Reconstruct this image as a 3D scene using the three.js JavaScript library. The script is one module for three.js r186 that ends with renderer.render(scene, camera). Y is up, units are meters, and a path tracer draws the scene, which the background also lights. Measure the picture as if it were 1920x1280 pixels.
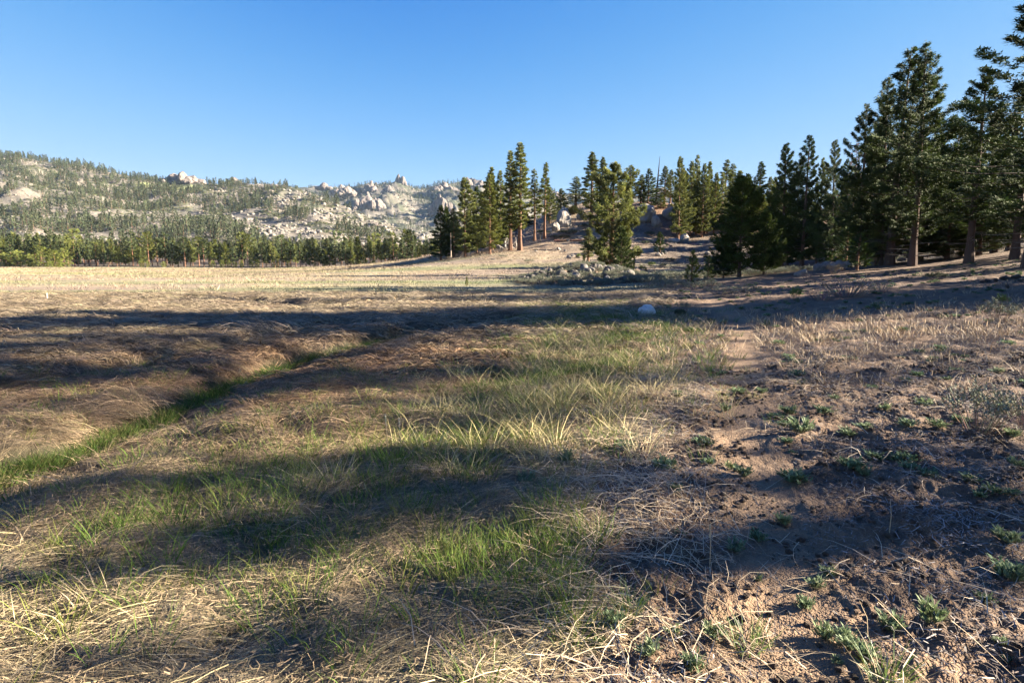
import * as THREE from 'three';
import { mergeGeometries } from 'three/addons/utils/BufferGeometryUtils.js';
import { createNoise2D, createNoise3D } from 'simplex-noise';

// ------------------------------------------------------------------ camera, sky, sun, exposure
const scene = new THREE.Scene();
const EYE = 1.6, FPX = 1150, HORIZON = 492, PITCH = Math.atan((640 - HORIZON) / FPX);
const camera = new THREE.PerspectiveCamera(2 * Math.atan(640 / FPX) * 180 / Math.PI, 1.5, 0.05, 9000);
camera.position.set(0, EYE, 0);
camera.rotation.set(-PITCH, 0, 0);
const EXPOSURE = 6.1;
const SUN_AZ = 87 * Math.PI / 180, SUN_EL = 20 * Math.PI / 180;   // to the right of the view, a little in front of it
const sunDir = new THREE.Vector3(Math.sin(SUN_AZ) * Math.cos(SUN_EL), Math.sin(SUN_EL), -Math.cos(SUN_AZ) * Math.cos(SUN_EL));
const sun = new THREE.DirectionalLight(new THREE.Color().setRGB(1.0, 0.89, 0.72), 5);
sun.position.copy(sunDir).multiplyScalar(400);
sun.castShadow = true; sun.shadow.mapSize.set(4096, 4096); sun.shadow.radius = 1;
Object.assign(sun.shadow.camera, { left: -300, right: 300, top: 300, bottom: -300, near: 1, far: 1200 });
scene.add(sun, sun.target);
{
  const W = 512, H = 256, data = new Float32Array(W * H * 4);
  const air = (deg) => [0.95 * Math.exp(-deg / 8.0) + 0.008, 1.0 * Math.exp(-deg / 17.5) + 0.018, 1.2 * Math.exp(-deg / 58)];
  for (let r = 0; r < H; r++) {
    const el = ((r + 0.5) / H - 0.5) * Math.PI, deg = Math.max(0, el * 180 / Math.PI);
    
    for (let c = 0; c < W; c++) {
      const ph = ((c + 0.5) / W - 0.5) * 2 * Math.PI, x = Math.cos(ph) * Math.cos(el), z = Math.sin(ph) * Math.cos(el), y = Math.sin(el);
      const cs = x * sunDir.x + y * sunDir.y + z * sunDir.z;
      const glow = 0.16 * Math.exp((cs - 1) * 16), clear = air(deg * (1 - 0.62 * (Math.sqrt(cs * cs + 0.02) - 0.14))), ray = 0.97;
      for (let k = 0; k < 3; k++) {
        const v = clear[k] * ray + glow * [1.1, 0.95, 0.75][k];
        data[(r * W + c) * 4 + k] = v / EXPOSURE * (el < 0 ? 0.5 : 1);
      }
      data[(r * W + c) * 4 + 3] = 1;
    }
  }
  const sky = new THREE.DataTexture(data, W, H, THREE.RGBAFormat, THREE.FloatType);
  sky.mapping = THREE.EquirectangularReflectionMapping; sky.magFilter = THREE.LinearFilter; sky.needsUpdate = true;
  scene.background = sky; scene.environment = sky;
}
scene.fog = new THREE.FogExp2(new THREE.Color().setRGB(0.5, 0.72, 1.0), 0.00003);
const renderer = new THREE.WebGLRenderer({ antialias: true });
renderer.toneMapping = THREE.LinearToneMapping;
renderer.toneMappingExposure = EXPOSURE;
renderer.shadowMap.enabled = true;

// ------------------------------------------------------------------ helpers
const rng = (s) => () => { s |= 0; s = s + 0x6D2B79F5 | 0; let t = Math.imul(s ^ s >>> 15, 1 | s); t = t + Math.imul(t ^ t >>> 7, 61 | t) ^ t; return ((t ^ t >>> 14) >>> 0) / 4294967296; };
const n2 = createNoise2D(rng(11)), n2b = createNoise2D(rng(12)), n3 = createNoise3D(rng(13));
const { clamp, lerp, smoothstep } = THREE.MathUtils;
const fbm = (x, y, o = 4, g = 0.5) => { let s = 0, a = 1, t = 0; for (let i = 0; i < o; i++) { s += a * n2(x, y); t += a; a *= g; x = x * 2.03 + 17.1; y = y * 2.03 - 9.7; } return s / t; };
const mix3 = (a, b, t) => [a[0] + (b[0] - a[0]) * t, a[1] + (b[1] - a[1]) * t, a[2] + (b[2] - a[2]) * t];
const table = (t, x) => { if (x <= t[0][0]) return t[0][1]; for (let i = 1; i < t.length; i++) if (x <= t[i][0]) return lerp(t[i - 1][1], t[i][1], (x - t[i - 1][0]) / (t[i][0] - t[i - 1][0])); return t[t.length - 1][1]; };
// measured direction -> (x per metre ahead, height per metre ahead)
const ray = (px, py) => { const k = 640 - py, dz = FPX * Math.cos(PITCH) + k * Math.sin(PITCH), dy = -FPX * Math.sin(PITCH) + k * Math.cos(PITCH); return [(px - 960) / dz, dy / dz]; };
const onFlat = (px, py) => { const [a, b] = ray(px, py), d = -EYE / b; return [a * d, d]; };
const at = (px, py, d) => { const [a, b] = ray(px, py); return [a * d, EYE + b * d]; };
const counts = {};
const numbered = (n) => { const k = counts[n] = (counts[n] ?? -1) + 1; return k ? n + '_' + String(k).padStart(3, '0') : n; };
function tag(o, label, category, group, kind) { o.userData.label = label; if (category) o.userData.category = category; if (group) o.userData.group = group; if (kind) o.userData.kind = kind; return o; }
function put(name, geo, m, parent) {
  const o = new THREE.Mesh(geo, m); o.name = parent ? name : numbered(name); o.castShadow = o.receiveShadow = true; (parent ?? scene).add(o); return o;
}
function base(name, x, y, d, turn = 0) { const g = new THREE.Group(); g.name = numbered(name); g.position.set(x, y, -d); g.rotation.y = turn; scene.add(g); return g; }
// triangle collector with a colour per vertex
class Soup {
  constructor() { this.p = []; this.c = []; }
  tri(a, b, c, col, col2 = col) { this.p.push(a[0], a[1], a[2], b[0], b[1], b[2], c[0], c[1], c[2]); this.c.push(col[0], col[1], col[2], col[0], col[1], col[2], col2[0], col2[1], col2[2]); }
  geo() { const g = new THREE.BufferGeometry(); g.setAttribute('position', new THREE.BufferAttribute(new Float32Array(this.p), 3)); g.setAttribute('color', new THREE.BufferAttribute(new Float32Array(this.c), 3)); return g; }
  // a tapered limb between two points
  limb(a, b, r0, r1, n, col) {
    const A = new THREE.Vector3(...a), B = new THREE.Vector3(...b), t = B.clone().sub(A).normalize(), u = new THREE.Vector3(Math.abs(t.y) > 0.9 ? 1 : 0, Math.abs(t.y) > 0.9 ? 0 : 1, 0).cross(t).normalize(), v = t.clone().cross(u);
    for (let i = 0; i < n; i++) {
      const q = (k, C, r) => { const an = 2 * Math.PI * k / n; return [C.x + (u.x * Math.cos(an) + v.x * Math.sin(an)) * r, C.y + (u.y * Math.cos(an) + v.y * Math.sin(an)) * r, C.z + (u.z * Math.cos(an) + v.z * Math.sin(an)) * r]; };
      const a0 = q(i, A, r0), a1 = q(i + 1, A, r0), b0 = q(i, B, r1), b1 = q(i + 1, B, r1);
      this.tri(a0, a1, b0, col); this.tri(a1, b1, b0, col);
    }
  }
  // a bent, tapering blade given by points and half width
  blade(pts, w, side, col, tip = col) {
    for (let i = 0; i < pts.length - 1; i++) {
      const k0 = 1 - i / (pts.length - 1), k1 = 1 - (i + 1) / (pts.length - 1), w0 = w * (0.35 + 0.65 * k0), w1 = w * (0.35 + 0.65 * k1) * (k1 > 0 ? 1 : 0), a = pts[i], b = pts[i + 1];
      const c0 = mix3(tip, col, k0), c1 = mix3(tip, col, k1);
      const L0 = [a[0] - side[0] * w0, a[1] - side[1] * w0, a[2] - side[2] * w0], R0 = [a[0] + side[0] * w0, a[1] + side[1] * w0, a[2] + side[2] * w0];
      const L1 = [b[0] - side[0] * w1, b[1] - side[1] * w1, b[2] - side[2] * w1], R1 = [b[0] + side[0] * w1, b[1] + side[1] * w1, b[2] + side[2] * w1];
      this.tri(L0, R0, w1 ? L1 : b, c0, c1); if (w1) this.tri(R0, R1, L1, c0, c1);
    }
  }
}
// tileable value-noise textures
function periodic(seed, n) { const r = rng(seed), g = Float32Array.from({ length: n * n }, r); return (x, y) => { const i = Math.floor(x), j = Math.floor(y), fx = x - i, fy = y - j, s = fx * fx * (3 - 2 * fx), t = fy * fy * (3 - 2 * fy), m = (a) => ((a % n) + n) % n, q = (a, b) => g[m(b) * n + m(a)]; return lerp(lerp(q(i, j), q(i + 1, j), s), lerp(q(i, j + 1), q(i + 1, j + 1), s), t); }; }
function texture(size, fn, srgb, repeat) {
  const d = new Uint8Array(size * size * 4);
  for (let y = 0; y < size; y++) for (let x = 0; x < size; x++) { const c = fn(x / size, y / size); for (let k = 0; k < 3; k++) d[(y * size + x) * 4 + k] = clamp(c[k] * 255, 0, 255); d[(y * size + x) * 4 + 3] = 255; }
  const t = new THREE.DataTexture(d, size, size); t.wrapS = t.wrapT = THREE.RepeatWrapping; t.magFilter = THREE.LinearFilter; t.minFilter = THREE.LinearMipmapLinearFilter; t.generateMipmaps = true;
  if (srgb) t.colorSpace = THREE.SRGBColorSpace;
  t.repeat.set(repeat, repeat); t.needsUpdate = true; return t;
}
const octaves = (seed, list) => { const f = list.map(([n], i) => [periodic(seed + i, n), n]); return (u, v) => { let s = 0, w = 0; list.forEach(([n, a], i) => { s += a * f[i][0](u * n, v * n); w += a; }); return s / w; }; };
const grit = octaves(50, [[16, 0.5], [64, 0.7], [160, 1], [400, 1]]), rockN = octaves(70, [[8, 1], [24, 0.8], [70, 0.7], [200, 0.6]]), barkN = octaves(90, [[32, 1], [128, 0.6]]);
const gritMap = texture(1024, (u, v) => { const k = 0.62 + 0.62 * (grit(u, v) - 0.2); return [k, k, k * 0.98]; }, false, 0.55);
const gritBump = texture(1024, (u, v) => { const k = grit(u, v); return [k, k, k]; }, false, 0.55);
const rockMap = texture(512, (u, v) => { const k = 0.6 + 0.7 * (rockN(u, v) - 0.15); return [k, k * 0.99, k * 0.96]; }, false, 0.3);
const rockBump = texture(512, (u, v) => { const k = rockN(u, v); return [k, k, k]; }, false, 0.3);
const std = (o) => new THREE.MeshStandardMaterial({ roughness: 0.95, ...o });
const leafy = (r, g, b, tr = 0.3) => new THREE.MeshPhysicalMaterial({ vertexColors: true, color: new THREE.Color().setRGB(r, g, b), roughness: 0.75, specularIntensity: 0.25, transmission: tr, thickness: 0, side: THREE.DoubleSide });
const M = {
  ground: std({ vertexColors: true, map: gritMap, bumpMap: gritBump, bumpScale: 0.02 }),
  far: std({ vertexColors: true, map: rockMap, bumpMap: rockBump, bumpScale: 1.2 }),
  rock: std({ vertexColors: true, map: rockMap, bumpMap: rockBump, bumpScale: 0.05 }),
  wood: std({ vertexColors: true }),
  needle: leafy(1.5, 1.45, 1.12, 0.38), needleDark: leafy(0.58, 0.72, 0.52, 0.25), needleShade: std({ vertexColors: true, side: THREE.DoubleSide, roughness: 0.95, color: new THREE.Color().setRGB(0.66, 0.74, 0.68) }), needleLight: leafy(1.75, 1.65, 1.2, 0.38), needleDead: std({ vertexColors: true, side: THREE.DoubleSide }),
  straw: std({ vertexColors: true, side: THREE.DoubleSide, roughness: 0.7 }), green: leafy(1, 1, 1, 0.35), shrub: std({ vertexColors: true, side: THREE.DoubleSide }), litter: std({ vertexColors: true, side: THREE.DoubleSide }),
  hillTree: std({ vertexColors: true, side: THREE.DoubleSide }),
};

// ------------------------------------------------------------------ the lie of the land
// control heights (x, metres ahead, height), joined by a smooth surface
const CP = [];
const cpx = (px, py, d) => { const [x, h] = at(px, py, d); CP.push([x, d, h]); };
for (const d of [2, 9, 20, 32, 42]) for (const u of [4, 9, 17, 28, 42]) CP.push([1 + 0.1 * d + u, d, 0.045 * u + 0.0015 * u * u]);
for (const q of [[0, 0, 0], [-4, 4, 0], [-9, 10, 0], [1, 9, 0], [-22, 22, 0], [-5, 22, 0], [2.5, 18, 0], [-40, 45, 0], [-12, 42, 0], [3, 36, 0], [-75, 90, 0], [-30, 90, 0], [-5, 68, 0], [10, 56, 0], [15, 66, 0.05], [22, 76, 0.3], [-150, 180, 0], [-60, 170, 0], [-30, 140, 0.1], [-260, 285, 0], [-120, 285, 0], [-40, 270, 0.3], [-320, 150, 0], [-60, 0, 0], [-20, -30, 0], [-160, 60, 0],
  [20, -25, 1.4], [45, -20, 4], [70, 0, 7], [70, 30, 8], [90, 60, 9], [22, 58, 0.2], [30, 62, 0.7], [36, 56, 2.0], [50, 60, 3.5], [46, 76, 3.2], [33, 86, 1.2], [60, 90, 5], [38, 110, 4.5], [52, 130, 9], [75, 150, 13], [120, 120, 13], [110, 200, 18],
  [10, 230, 8], [60, 240, 13], [-25, 215, 1], [-10, 320, 5], [60, 330, 12], [-200, 340, 2.5], [-100, 350, 3], [-330, 350, 5], [-150, 450, 12], [-400, 480, 20], [0, 450, 12], [150, 400, 25], [-500, 300, 8], [250, 250, 25]]) CP.push(q);
for (const q of [[980, 514, 84], [1060, 512, 84], [980, 492, 98], [921, 476, 112], [981, 469, 115], [1023, 447, 125], [1057, 424, 136], [1110, 388, 150], [1230, 381, 158], [1150, 385, 160], [1282, 444, 130], [1240, 470, 108], [1150, 480, 105], [1215, 412, 143], [1320, 430, 140], [1380, 400, 160], [1300, 480, 105], [1330, 505, 92], [1200, 500, 90], [1100, 500, 92], [870, 484, 125], [812, 490, 140], [850, 470, 165], [930, 440, 160], [1010, 410, 165], [1080, 385, 175]]) cpx(...q);
const NC = CP.length, kern = (r2) => Math.sqrt(r2 + 30);
const RBF = (() => {
  const n = NC + 1, A = [], y = [];
  for (let i = 0; i < NC; i++) { const row = new Float64Array(n + 1); for (let j = 0; j < NC; j++) row[j] = kern((CP[i][0] - CP[j][0]) ** 2 + (CP[i][1] - CP[j][1]) ** 2); row[i] -= 0.8; row[NC] = 1; row[n] = CP[i][2]; A.push(row); }
  const last = new Float64Array(n + 1); for (let j = 0; j < NC; j++) last[j] = 1; A.push(last);
  for (let k = 0; k < n; k++) {
    let p = k; for (let i = k + 1; i < n; i++) if (Math.abs(A[i][k]) > Math.abs(A[p][k])) p = i;
    const t = A[k]; A[k] = A[p]; A[p] = t;
    for (let i = k + 1; i < n; i++) { const f = A[i][k] / A[k][k]; if (f) for (let j = k; j <= n; j++) A[i][j] -= f * A[k][j]; }
  }
  for (let k = n - 1; k >= 0; k--) { let s = A[k][n]; for (let j = k + 1; j < n; j++) s -= A[k][j] * y[j]; y[k] = s / A[k][k]; }
  return y;
})();
function macro(x, d) { let s = RBF[NC]; for (let j = 0; j < NC; j++) { const a = x - CP[j][0], b = d - CP[j][1]; s += RBF[j] * Math.sqrt(a * a + b * b + 30); } return s; }

// lines on the ground: the trail and the wet ditches
const line = (pts) => pts.map(([a, b]) => onFlat(a, b));
function distTo(pl, x, d) { let m = 1e9; for (let i = 0; i < pl.length - 1; i++) { const [ax, ay] = pl[i], [bx, by] = pl[i + 1], vx = bx - ax, vy = by - ay, t = clamp(((x - ax) * vx + (d - ay) * vy) / (vx * vx + vy * vy), 0, 1), q = Math.hypot(x - ax - vx * t, d - ay - vy * t); if (q < m) m = q; } return m; }
const TRAIL = [[0.9, 0.5], ...line([[1490, 1280], [1480, 1120], [1430, 960], [1400, 860], [1385, 770], [1395, 700], [1398, 650], [1390, 612]]), [7.0, 21], [8.2, 26], [9.0, 33]];
const DITCH1 = line([[-300, 960], [-100, 895], [0, 862], [100, 838], [200, 800], [290, 762], [360, 730], [430, 702], [520, 672], [600, 648], [700, 628], [800, 612], [900, 597], [935, 592]]);
const DITCH2 = line([[-300, 770], [-100, 740], [0, 722], [100, 705], [200, 690], [290, 665], [340, 652], [430, 640], [540, 622], [640, 608]]);
const CREEK = line([[330, 556], [480, 560], [530, 569], [580, 572], [650, 566], [720, 563], [800, 560]]);
const GRASS_EDGE = [[0, -0.3], [2.1, 0.02], [2.6, 0.33], [3.3, 0.42], [4.4, 0.45], [5.6, 0.72], [8.3, 1.7], [13.5, 2.9], [20, 4.4], [30, 7.2], [60, 16]];
const soilAt = (x, d) => smoothstep(x - table(GRASS_EDGE, d) + 0.35 * fbm(x * 0.9, d * 0.9, 3) * Math.min(2, 0.5 + d * 0.08), -0.25, 0.3 + d * 0.02);
const blobs = [[1050, 1150, 0.4, 0.3, 1], [1000, 1060, 0.45, 0.3, 1], [880, 1040, 0.5, 0.25, 0.8], [700, 1010, 0.6, 0.25, 0.7], [540, 1060, 0.6, 0.22, 0.6], [1060, 1000, 0.25, 0.25, 1], [400, 930, 0.9, 0.6, 0.42], [600, 880, 1.0, 0.7, 0.5], [820, 830, 0.9, 1.0, 0.6], [960, 760, 0.9, 1.4, 0.65], [1060, 700, 0.9, 2.2, 0.85], [1130, 640, 1.3, 3.4, 0.9], [1080, 600, 1.7, 5, 0.5], [160, 1130, 0.35, 0.3, 0.6], [290, 1000, 0.6, 0.3, 0.55], [500, 980, 0.8, 0.3, 0.5], [1180, 1180, 0.2, 0.2, 0.5], [1110, 590, 2, 5, 0.6], [480, 1150, 0.5, 0.2, 0.5], [1130, 870, 0.3, 0.4, 0.4]].map(([a, b, rx, rd, w]) => [...onFlat(a, b), rx, rd, w]);
const greenAt = (x, d) => { let s = 0; for (const [bx, bd, rx, rd, w] of blobs) { const q = ((x - bx) / rx) ** 2 + ((d - bd) / rd) ** 2; if (q < 6) s += w * Math.exp(-q); } return clamp(s * (0.58 + 0.75 * fbm(x * 2.1 + 40, d * 2.1, 3)), 0, 1); };
const flowAt = (x, d) => 3.75 - 0.35 * smoothstep(x, -1.2, 0.3) + 0.5 * fbm(x * 0.42 + 5, d * 0.42, 2) + 0.3 * n2b(x * 1.7, d * 1.7);   // heading of the flattened grass, from +x towards -z

function sideOf(pl, x, d) { let m = 1e9, s = 1; for (let i = 0; i < pl.length - 1; i++) { const [ax, ay] = pl[i], [bx, by] = pl[i + 1], vx = bx - ax, vy = by - ay, t = clamp(((x - ax) * vx + (d - ay) * vy) / (vx * vx + vy * vy), 0, 1), q = Math.hypot(x - ax - vx * t, d - ay - vy * t); if (q < m) { m = q; s = vx * (d - ay) - vy * (x - ax) > 0 ? 1 : -1; } } return s; }
function detail(x, d) {
  const dist = Math.hypot(x, d), s = dist < 60 && d > -6 ? soilAt(x, d) : (x > 1 ? 1 : 0), near = 1 - smoothstep(dist, 25, 60);
  let h = 0.05 * fbm(x * 0.05, d * 0.09, 3) * Math.min(1, dist / 20) * 2;
  if (near > 0) {
    const f = 0.45, cx = x * Math.cos(f) - d * Math.sin(f), cy = x * Math.sin(f) + d * Math.cos(f);
    const g = 0.07 * fbm(cx * 0.75 + 3, cy * 1.35, 3) + 0.045 * fbm(x * 0.22, d * 0.5, 2) + 0.026 * n2b(cx * 2.7, cy * 5.5);
    const m = Math.abs(n2(x * 0.85 + 31, d * 0.85)), r = 0.055 * (1 - m) ** 2 + 0.06 * Math.max(0, n2b(x * 1.3, d * 1.3 + 8)) ** 2 + 0.03 * fbm(x * 3.1, d * 3.1, 3) + (dist < 9 ? 0.012 * n2(x * 13, d * 13) + 0.006 * n2b(x * 31, d * 31) : 0) - 0.04;
    const t = distTo(TRAIL, x, d), tr = Math.exp(-((t / 0.28) ** 2));
    h += near * lerp(g, r * (1 - 0.7 * tr) - 0.035 * tr, s);
    if (x < 3 && d < 40) {
      const wob = 0.1 * n2b(x * 0.9, d * 0.9);
      const e1 = distTo(DITCH1, x, d) + wob, e2 = distTo(DITCH2, x, d) + wob, e3 = distTo(CREEK, x, d) + wob * 3;
      const far1 = e1 < 2.2 ? sideOf(DITCH1, x, d) : 1;
      h -= 0.21 * (far1 > 0 ? 1 - smoothstep(e1, 0.1, 0.36) : 1 - smoothstep(e1, 0.06, 1.5)) + 0.22 * (1 - smoothstep(e2, 0.1, 0.55)) + 0.3 * (1 - smoothstep(e3, 0.3, 1.2));
      if (far1 > 0) h += 0.06 * Math.exp(-(((e1 - 0.75) / 0.4) ** 2));
    }
  }
  { const q = ((x - 5.9) / 4.6) ** 2 + ((d - 51) / 6.5) ** 2; if (q < 4) h += 1.35 * Math.exp(-q * 1.2); }
  if (dist > 70) { const k = Math.max(0, macro(x, d) - 0.6); if (k > 0) h += Math.min(1, k * 0.25) * (0.5 * fbm(x * 0.07, d * 0.07, 4)); }
  return h;
}
const G = (x, d) => macro(x, d) + detail(x, d);

// colours of the ground (what it is made of, not how it is lit)
const C = { soil: [0.150, 0.089, 0.052], soilPale: [0.265, 0.168, 0.098], soilDark: [0.09, 0.055, 0.036], straw: [0.39, 0.31, 0.185], rust: [0.25, 0.15, 0.08], grey: [0.19, 0.148, 0.108], green: [0.10, 0.145, 0.04], olive: [0.215, 0.225, 0.09], mud: [0.045, 0.032, 0.024], pink: [0.28, 0.205, 0.145], duff: [0.24, 0.12, 0.06] };
function grassTone(x, d) {   // the dry grass's own colour from place to place
  const rust = Math.exp(-(((x + 3) / 5.8) ** 2) - (((d - 9) / 4.6) ** 2)), n = fbm(x * 0.5 + 9, d * 0.8, 3);
  let c = mix3(C.straw, C.grey, clamp(smoothstep(d, 4, 8) * 0.75 + n * 0.4, 0, 1));
  c = mix3(c, C.rust, clamp(rust * 1.0 + n * 0.35 * smoothstep(d, 3.5, 6) * (1 - smoothstep(d, 20, 28)), 0, 1));
  return c;
}
function groundColor(x, d, h) {
  const dist = Math.hypot(x, d);
  let c;
  const n = fbm(x * 0.6, d * 0.6, 3), f = n2(x * 4, d * 4);
  const s = soilAt(x, d), t = distTo(TRAIL, x, d);
  let soil = mix3(C.soil, C.soilPale, clamp(0.25 + 0.5 * n + 0.25 * f, 0, 1)); soil = mix3(soil, C.soilDark, clamp(0.5 * n2b(x * 1.6, d * 1.6) - 0.05, 0, 0.7));
  soil = mix3(soil, C.soilPale, 0.9 * Math.exp(-((t / 0.34) ** 4)));
  if (dist < 45) {
    let g = mix3(grassTone(x, d), C.mud, 0.62); g = mix3(g, C.green, 0.5 * greenAt(x, d));
    if (x < 3 && d < 40) { const e = Math.min(distTo(DITCH1, x, d), distTo(DITCH2, x, d) + 0.1); g = mix3(g, mix3(C.mud, C.green, 0.35), 1 - smoothstep(e, 0.1, 0.3)); }
    c = mix3(g, soil, s);
  }
  if (dist > 20) {
    const st = 1.25 * fbm(x * 0.03 + 3, d * 0.10, 4), st2 = 1.25 * fbm(x * 0.014, d * 0.05 + 20, 3), fine = n2b(x * 0.5, d * 0.9) * 0.5;
    let m = mix3(C.straw, C.pink, clamp(0.5 + 1.5 * st, 0, 1)); m = mix3(m, C.olive, clamp(st2 * 1.7 + 0.35 * Math.exp(-(((d - 42) / 16) ** 2)) + fine * 0.3, 0, 0.85)); m = mix3(m, C.grey, clamp(fine - 0.1, 0, 0.35));
    if (d > 35 && d < 75 && x > -22 && x < 22) m = mix3(m, C.green, 0.55 * Math.exp(-(((d - 50) / 9) ** 2)) * smoothstep(x, -22, 0));
    const up = smoothstep(h, 1.2, 4); m = mix3(m, mix3([0.40, 0.30, 0.205], C.soilPale, clamp(0.45 + fine + 0.4 * st, 0, 1)), up * 0.85);
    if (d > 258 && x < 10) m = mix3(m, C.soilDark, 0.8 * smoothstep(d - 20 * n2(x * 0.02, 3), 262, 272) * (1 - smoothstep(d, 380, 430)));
    const wood = smoothstep(h, 5, 8) * smoothstep(x, 22, 34) * (1 - smoothstep(x, 75, 95)); m = mix3(m, C.duff, 0.75 * wood);
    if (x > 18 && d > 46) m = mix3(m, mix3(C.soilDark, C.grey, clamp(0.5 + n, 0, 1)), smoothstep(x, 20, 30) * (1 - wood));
    m = mix3(m, soil, s * (1 - smoothstep(d, 38, 52)));
    c = c ? mix3(c, m, smoothstep(dist, 20, 45)) : m;
  }
  const v = 1 + 0.12 * f; return [c[0] * v, c[1] * v, c[2] * v];
}
{
  // one sheet: finer towards the place one looks from, out to the foot of the hills
  const angs = []; for (let a = -180; a < 180;) { angs.push(a); a += Math.abs(a + 0.1) < 47 ? 0.24 : Math.abs(a) < 60 ? 0.8 : 4; }
  const rads = [0.25]; for (let r = 0.6; r < 900; r *= r < 1.4 ? 1.15 : r < 60 ? 1.0105 : r < 350 ? 1.014 : 1.05) rads.push(r);
  const na = angs.length, nr = rads.length, pos = new Float32Array((na * nr + 1) * 3), col = new Float32Array((na * nr + 1) * 3), uv = new Float32Array((na * nr + 1) * 2), idx = [];
  const set = (i, x, d) => { const h = G(x, d), c = groundColor(x, d, h); pos.set([x, h, -d], i * 3); col.set(c, i * 3); uv.set([x, d], i * 2); };
  for (let j = 0; j < nr; j++) for (let i = 0; i < na; i++) { const a = angs[i] * Math.PI / 180; set(j * na + i, rads[j] * Math.sin(a), rads[j] * Math.cos(a)); }
  set(na * nr, 0, 0);
  for (let j = 0; j < nr - 1; j++) for (let i = 0; i < na; i++) { const a = j * na + i, b = j * na + (i + 1) % na, c = a + na, e = b + na; idx.push(a, b, c, b, e, c); }
  for (let i = 0; i < na; i++) idx.push(i, na * nr, (i + 1) % na);
  for (let k = 0; k < idx.length; k += 3) { const t = idx[k + 1]; idx[k + 1] = idx[k + 2]; idx[k + 2] = t; }
  const g = new THREE.BufferGeometry(); g.setAttribute('position', new THREE.BufferAttribute(pos, 3)); g.setAttribute('color', new THREE.BufferAttribute(col, 3)); g.setAttribute('uv', new THREE.BufferAttribute(uv, 2)); g.setIndex(idx); g.computeVertexNormals();
  if (g.attributes.normal.getY(na * 200) < 0) { for (let k = 0; k < idx.length; k += 3) { const t = idx[k + 1]; idx[k + 1] = idx[k + 2]; idx[k + 2] = t; } g.setIndex(idx); g.computeVertexNormals(); }
  tag(put('ground', g, M.ground), 'meadow of dry matted grass with a bare brown trail slope on its right', 'ground', null, 'structure');
  console.log('ground', na, nr, idx.length / 3);
}

// ------------------------------------------------------------------ the mountains
const E1 = [[-700, 250], [-300, 268], [0, 296], [60, 301], [100, 309], [160, 314], [220, 327], [280, 339], [330, 348], [400, 350], [470, 350], [530, 350], [560, 358], [600, 371], [650, 390], [700, 412], [760, 433], [820, 449], [900, 466], [1000, 486], [1100, 500]];
const D1 = [[-700, 1350], [0, 1300], [300, 1250], [530, 1120], [600, 1000], [700, 850], [820, 700], [1100, 560]];
const E2 = [[100, 375], [300, 362], [480, 356], [560, 354], [610, 353], [640, 356], [690, 350], [720, 350], [750, 346], [780, 356], [800, 357], [830, 349], [860, 346], [900, 343], [950, 352], [1030, 363], [1100, 370], [1240, 368], [1400, 385], [1700, 402], [2300, 430]];
function mountain1(px, d) {
  const D = table(D1, px), B = 400 + 40 * n2(px * 0.006, 2), X = (px - 960) / FPX * d, Hr = EYE + (HORIZON - table(E1, px)) / FPX * D;
  const s = (d - B) / (D - B), q = clamp(s, 0, 1);
  let h = s < 1 ? Hr * (0.72 * q + 0.28 * q * q) + (q - q * q) * Hr * 0.06 * Math.sin(q * 14 + px * 0.01) : Hr * (1 - (s - 1) * 0.5);
  if (s < 0) h = s * 40;
  const gully = 1 - Math.abs(fbm(X * 0.0042 + 7, d * 0.0022, 3));
  return h + q * (Hr * 0.16 * (gully - 0.8) + Hr * 0.07 * fbm(X * 0.012, d * 0.012, 4)) * (1 - smoothstep(s, 0.8, 1) * 0.85) + q * 2.5 * fbm(X * 0.06, d * 0.06, 3);
}
function mountain2(px, d) {
  const D = 2600 + 150 * n2(px * 0.004, 5), B = 900, X = (px - 960) / FPX * d, Hr = EYE + (HORIZON - table(E2, px)) / FPX * D;
  const s = (d - B) / (D - B), q = clamp(s, 0, 1);
  let h = s < 1 ? Hr * (0.45 * q + 0.55 * q * q) : Hr * (1 - (s - 1) * 0.6);
  if (s < 0) h = s * 80;
  const gully = 1 - Math.abs(fbm(X * 0.0021 + 3, d * 0.0013 + 4, 3));
  return h + q * (Hr * 0.30 * (gully - 0.8) + Hr * 0.10 * fbm(X * 0.006, d * 0.006, 4)) * (1 - smoothstep(s, 0.75, 1) * 0.85) + q * 8 * fbm(X * 0.03, d * 0.03, 3);
}
const HC = { sand: [0.19, 0.165, 0.13], pale: [0.27, 0.235, 0.195], brush: [0.07, 0.082, 0.042], brown: [0.17, 0.13, 0.095], meadow: [0.22, 0.24, 0.09] };
const brushy = (X, d, k) => fbm(X * 0.011 * k + 3, d * 0.008 * k, 4) * 0.9 + 0.35 * n2b(X * 0.06 * k, d * 0.045 * k);
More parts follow.
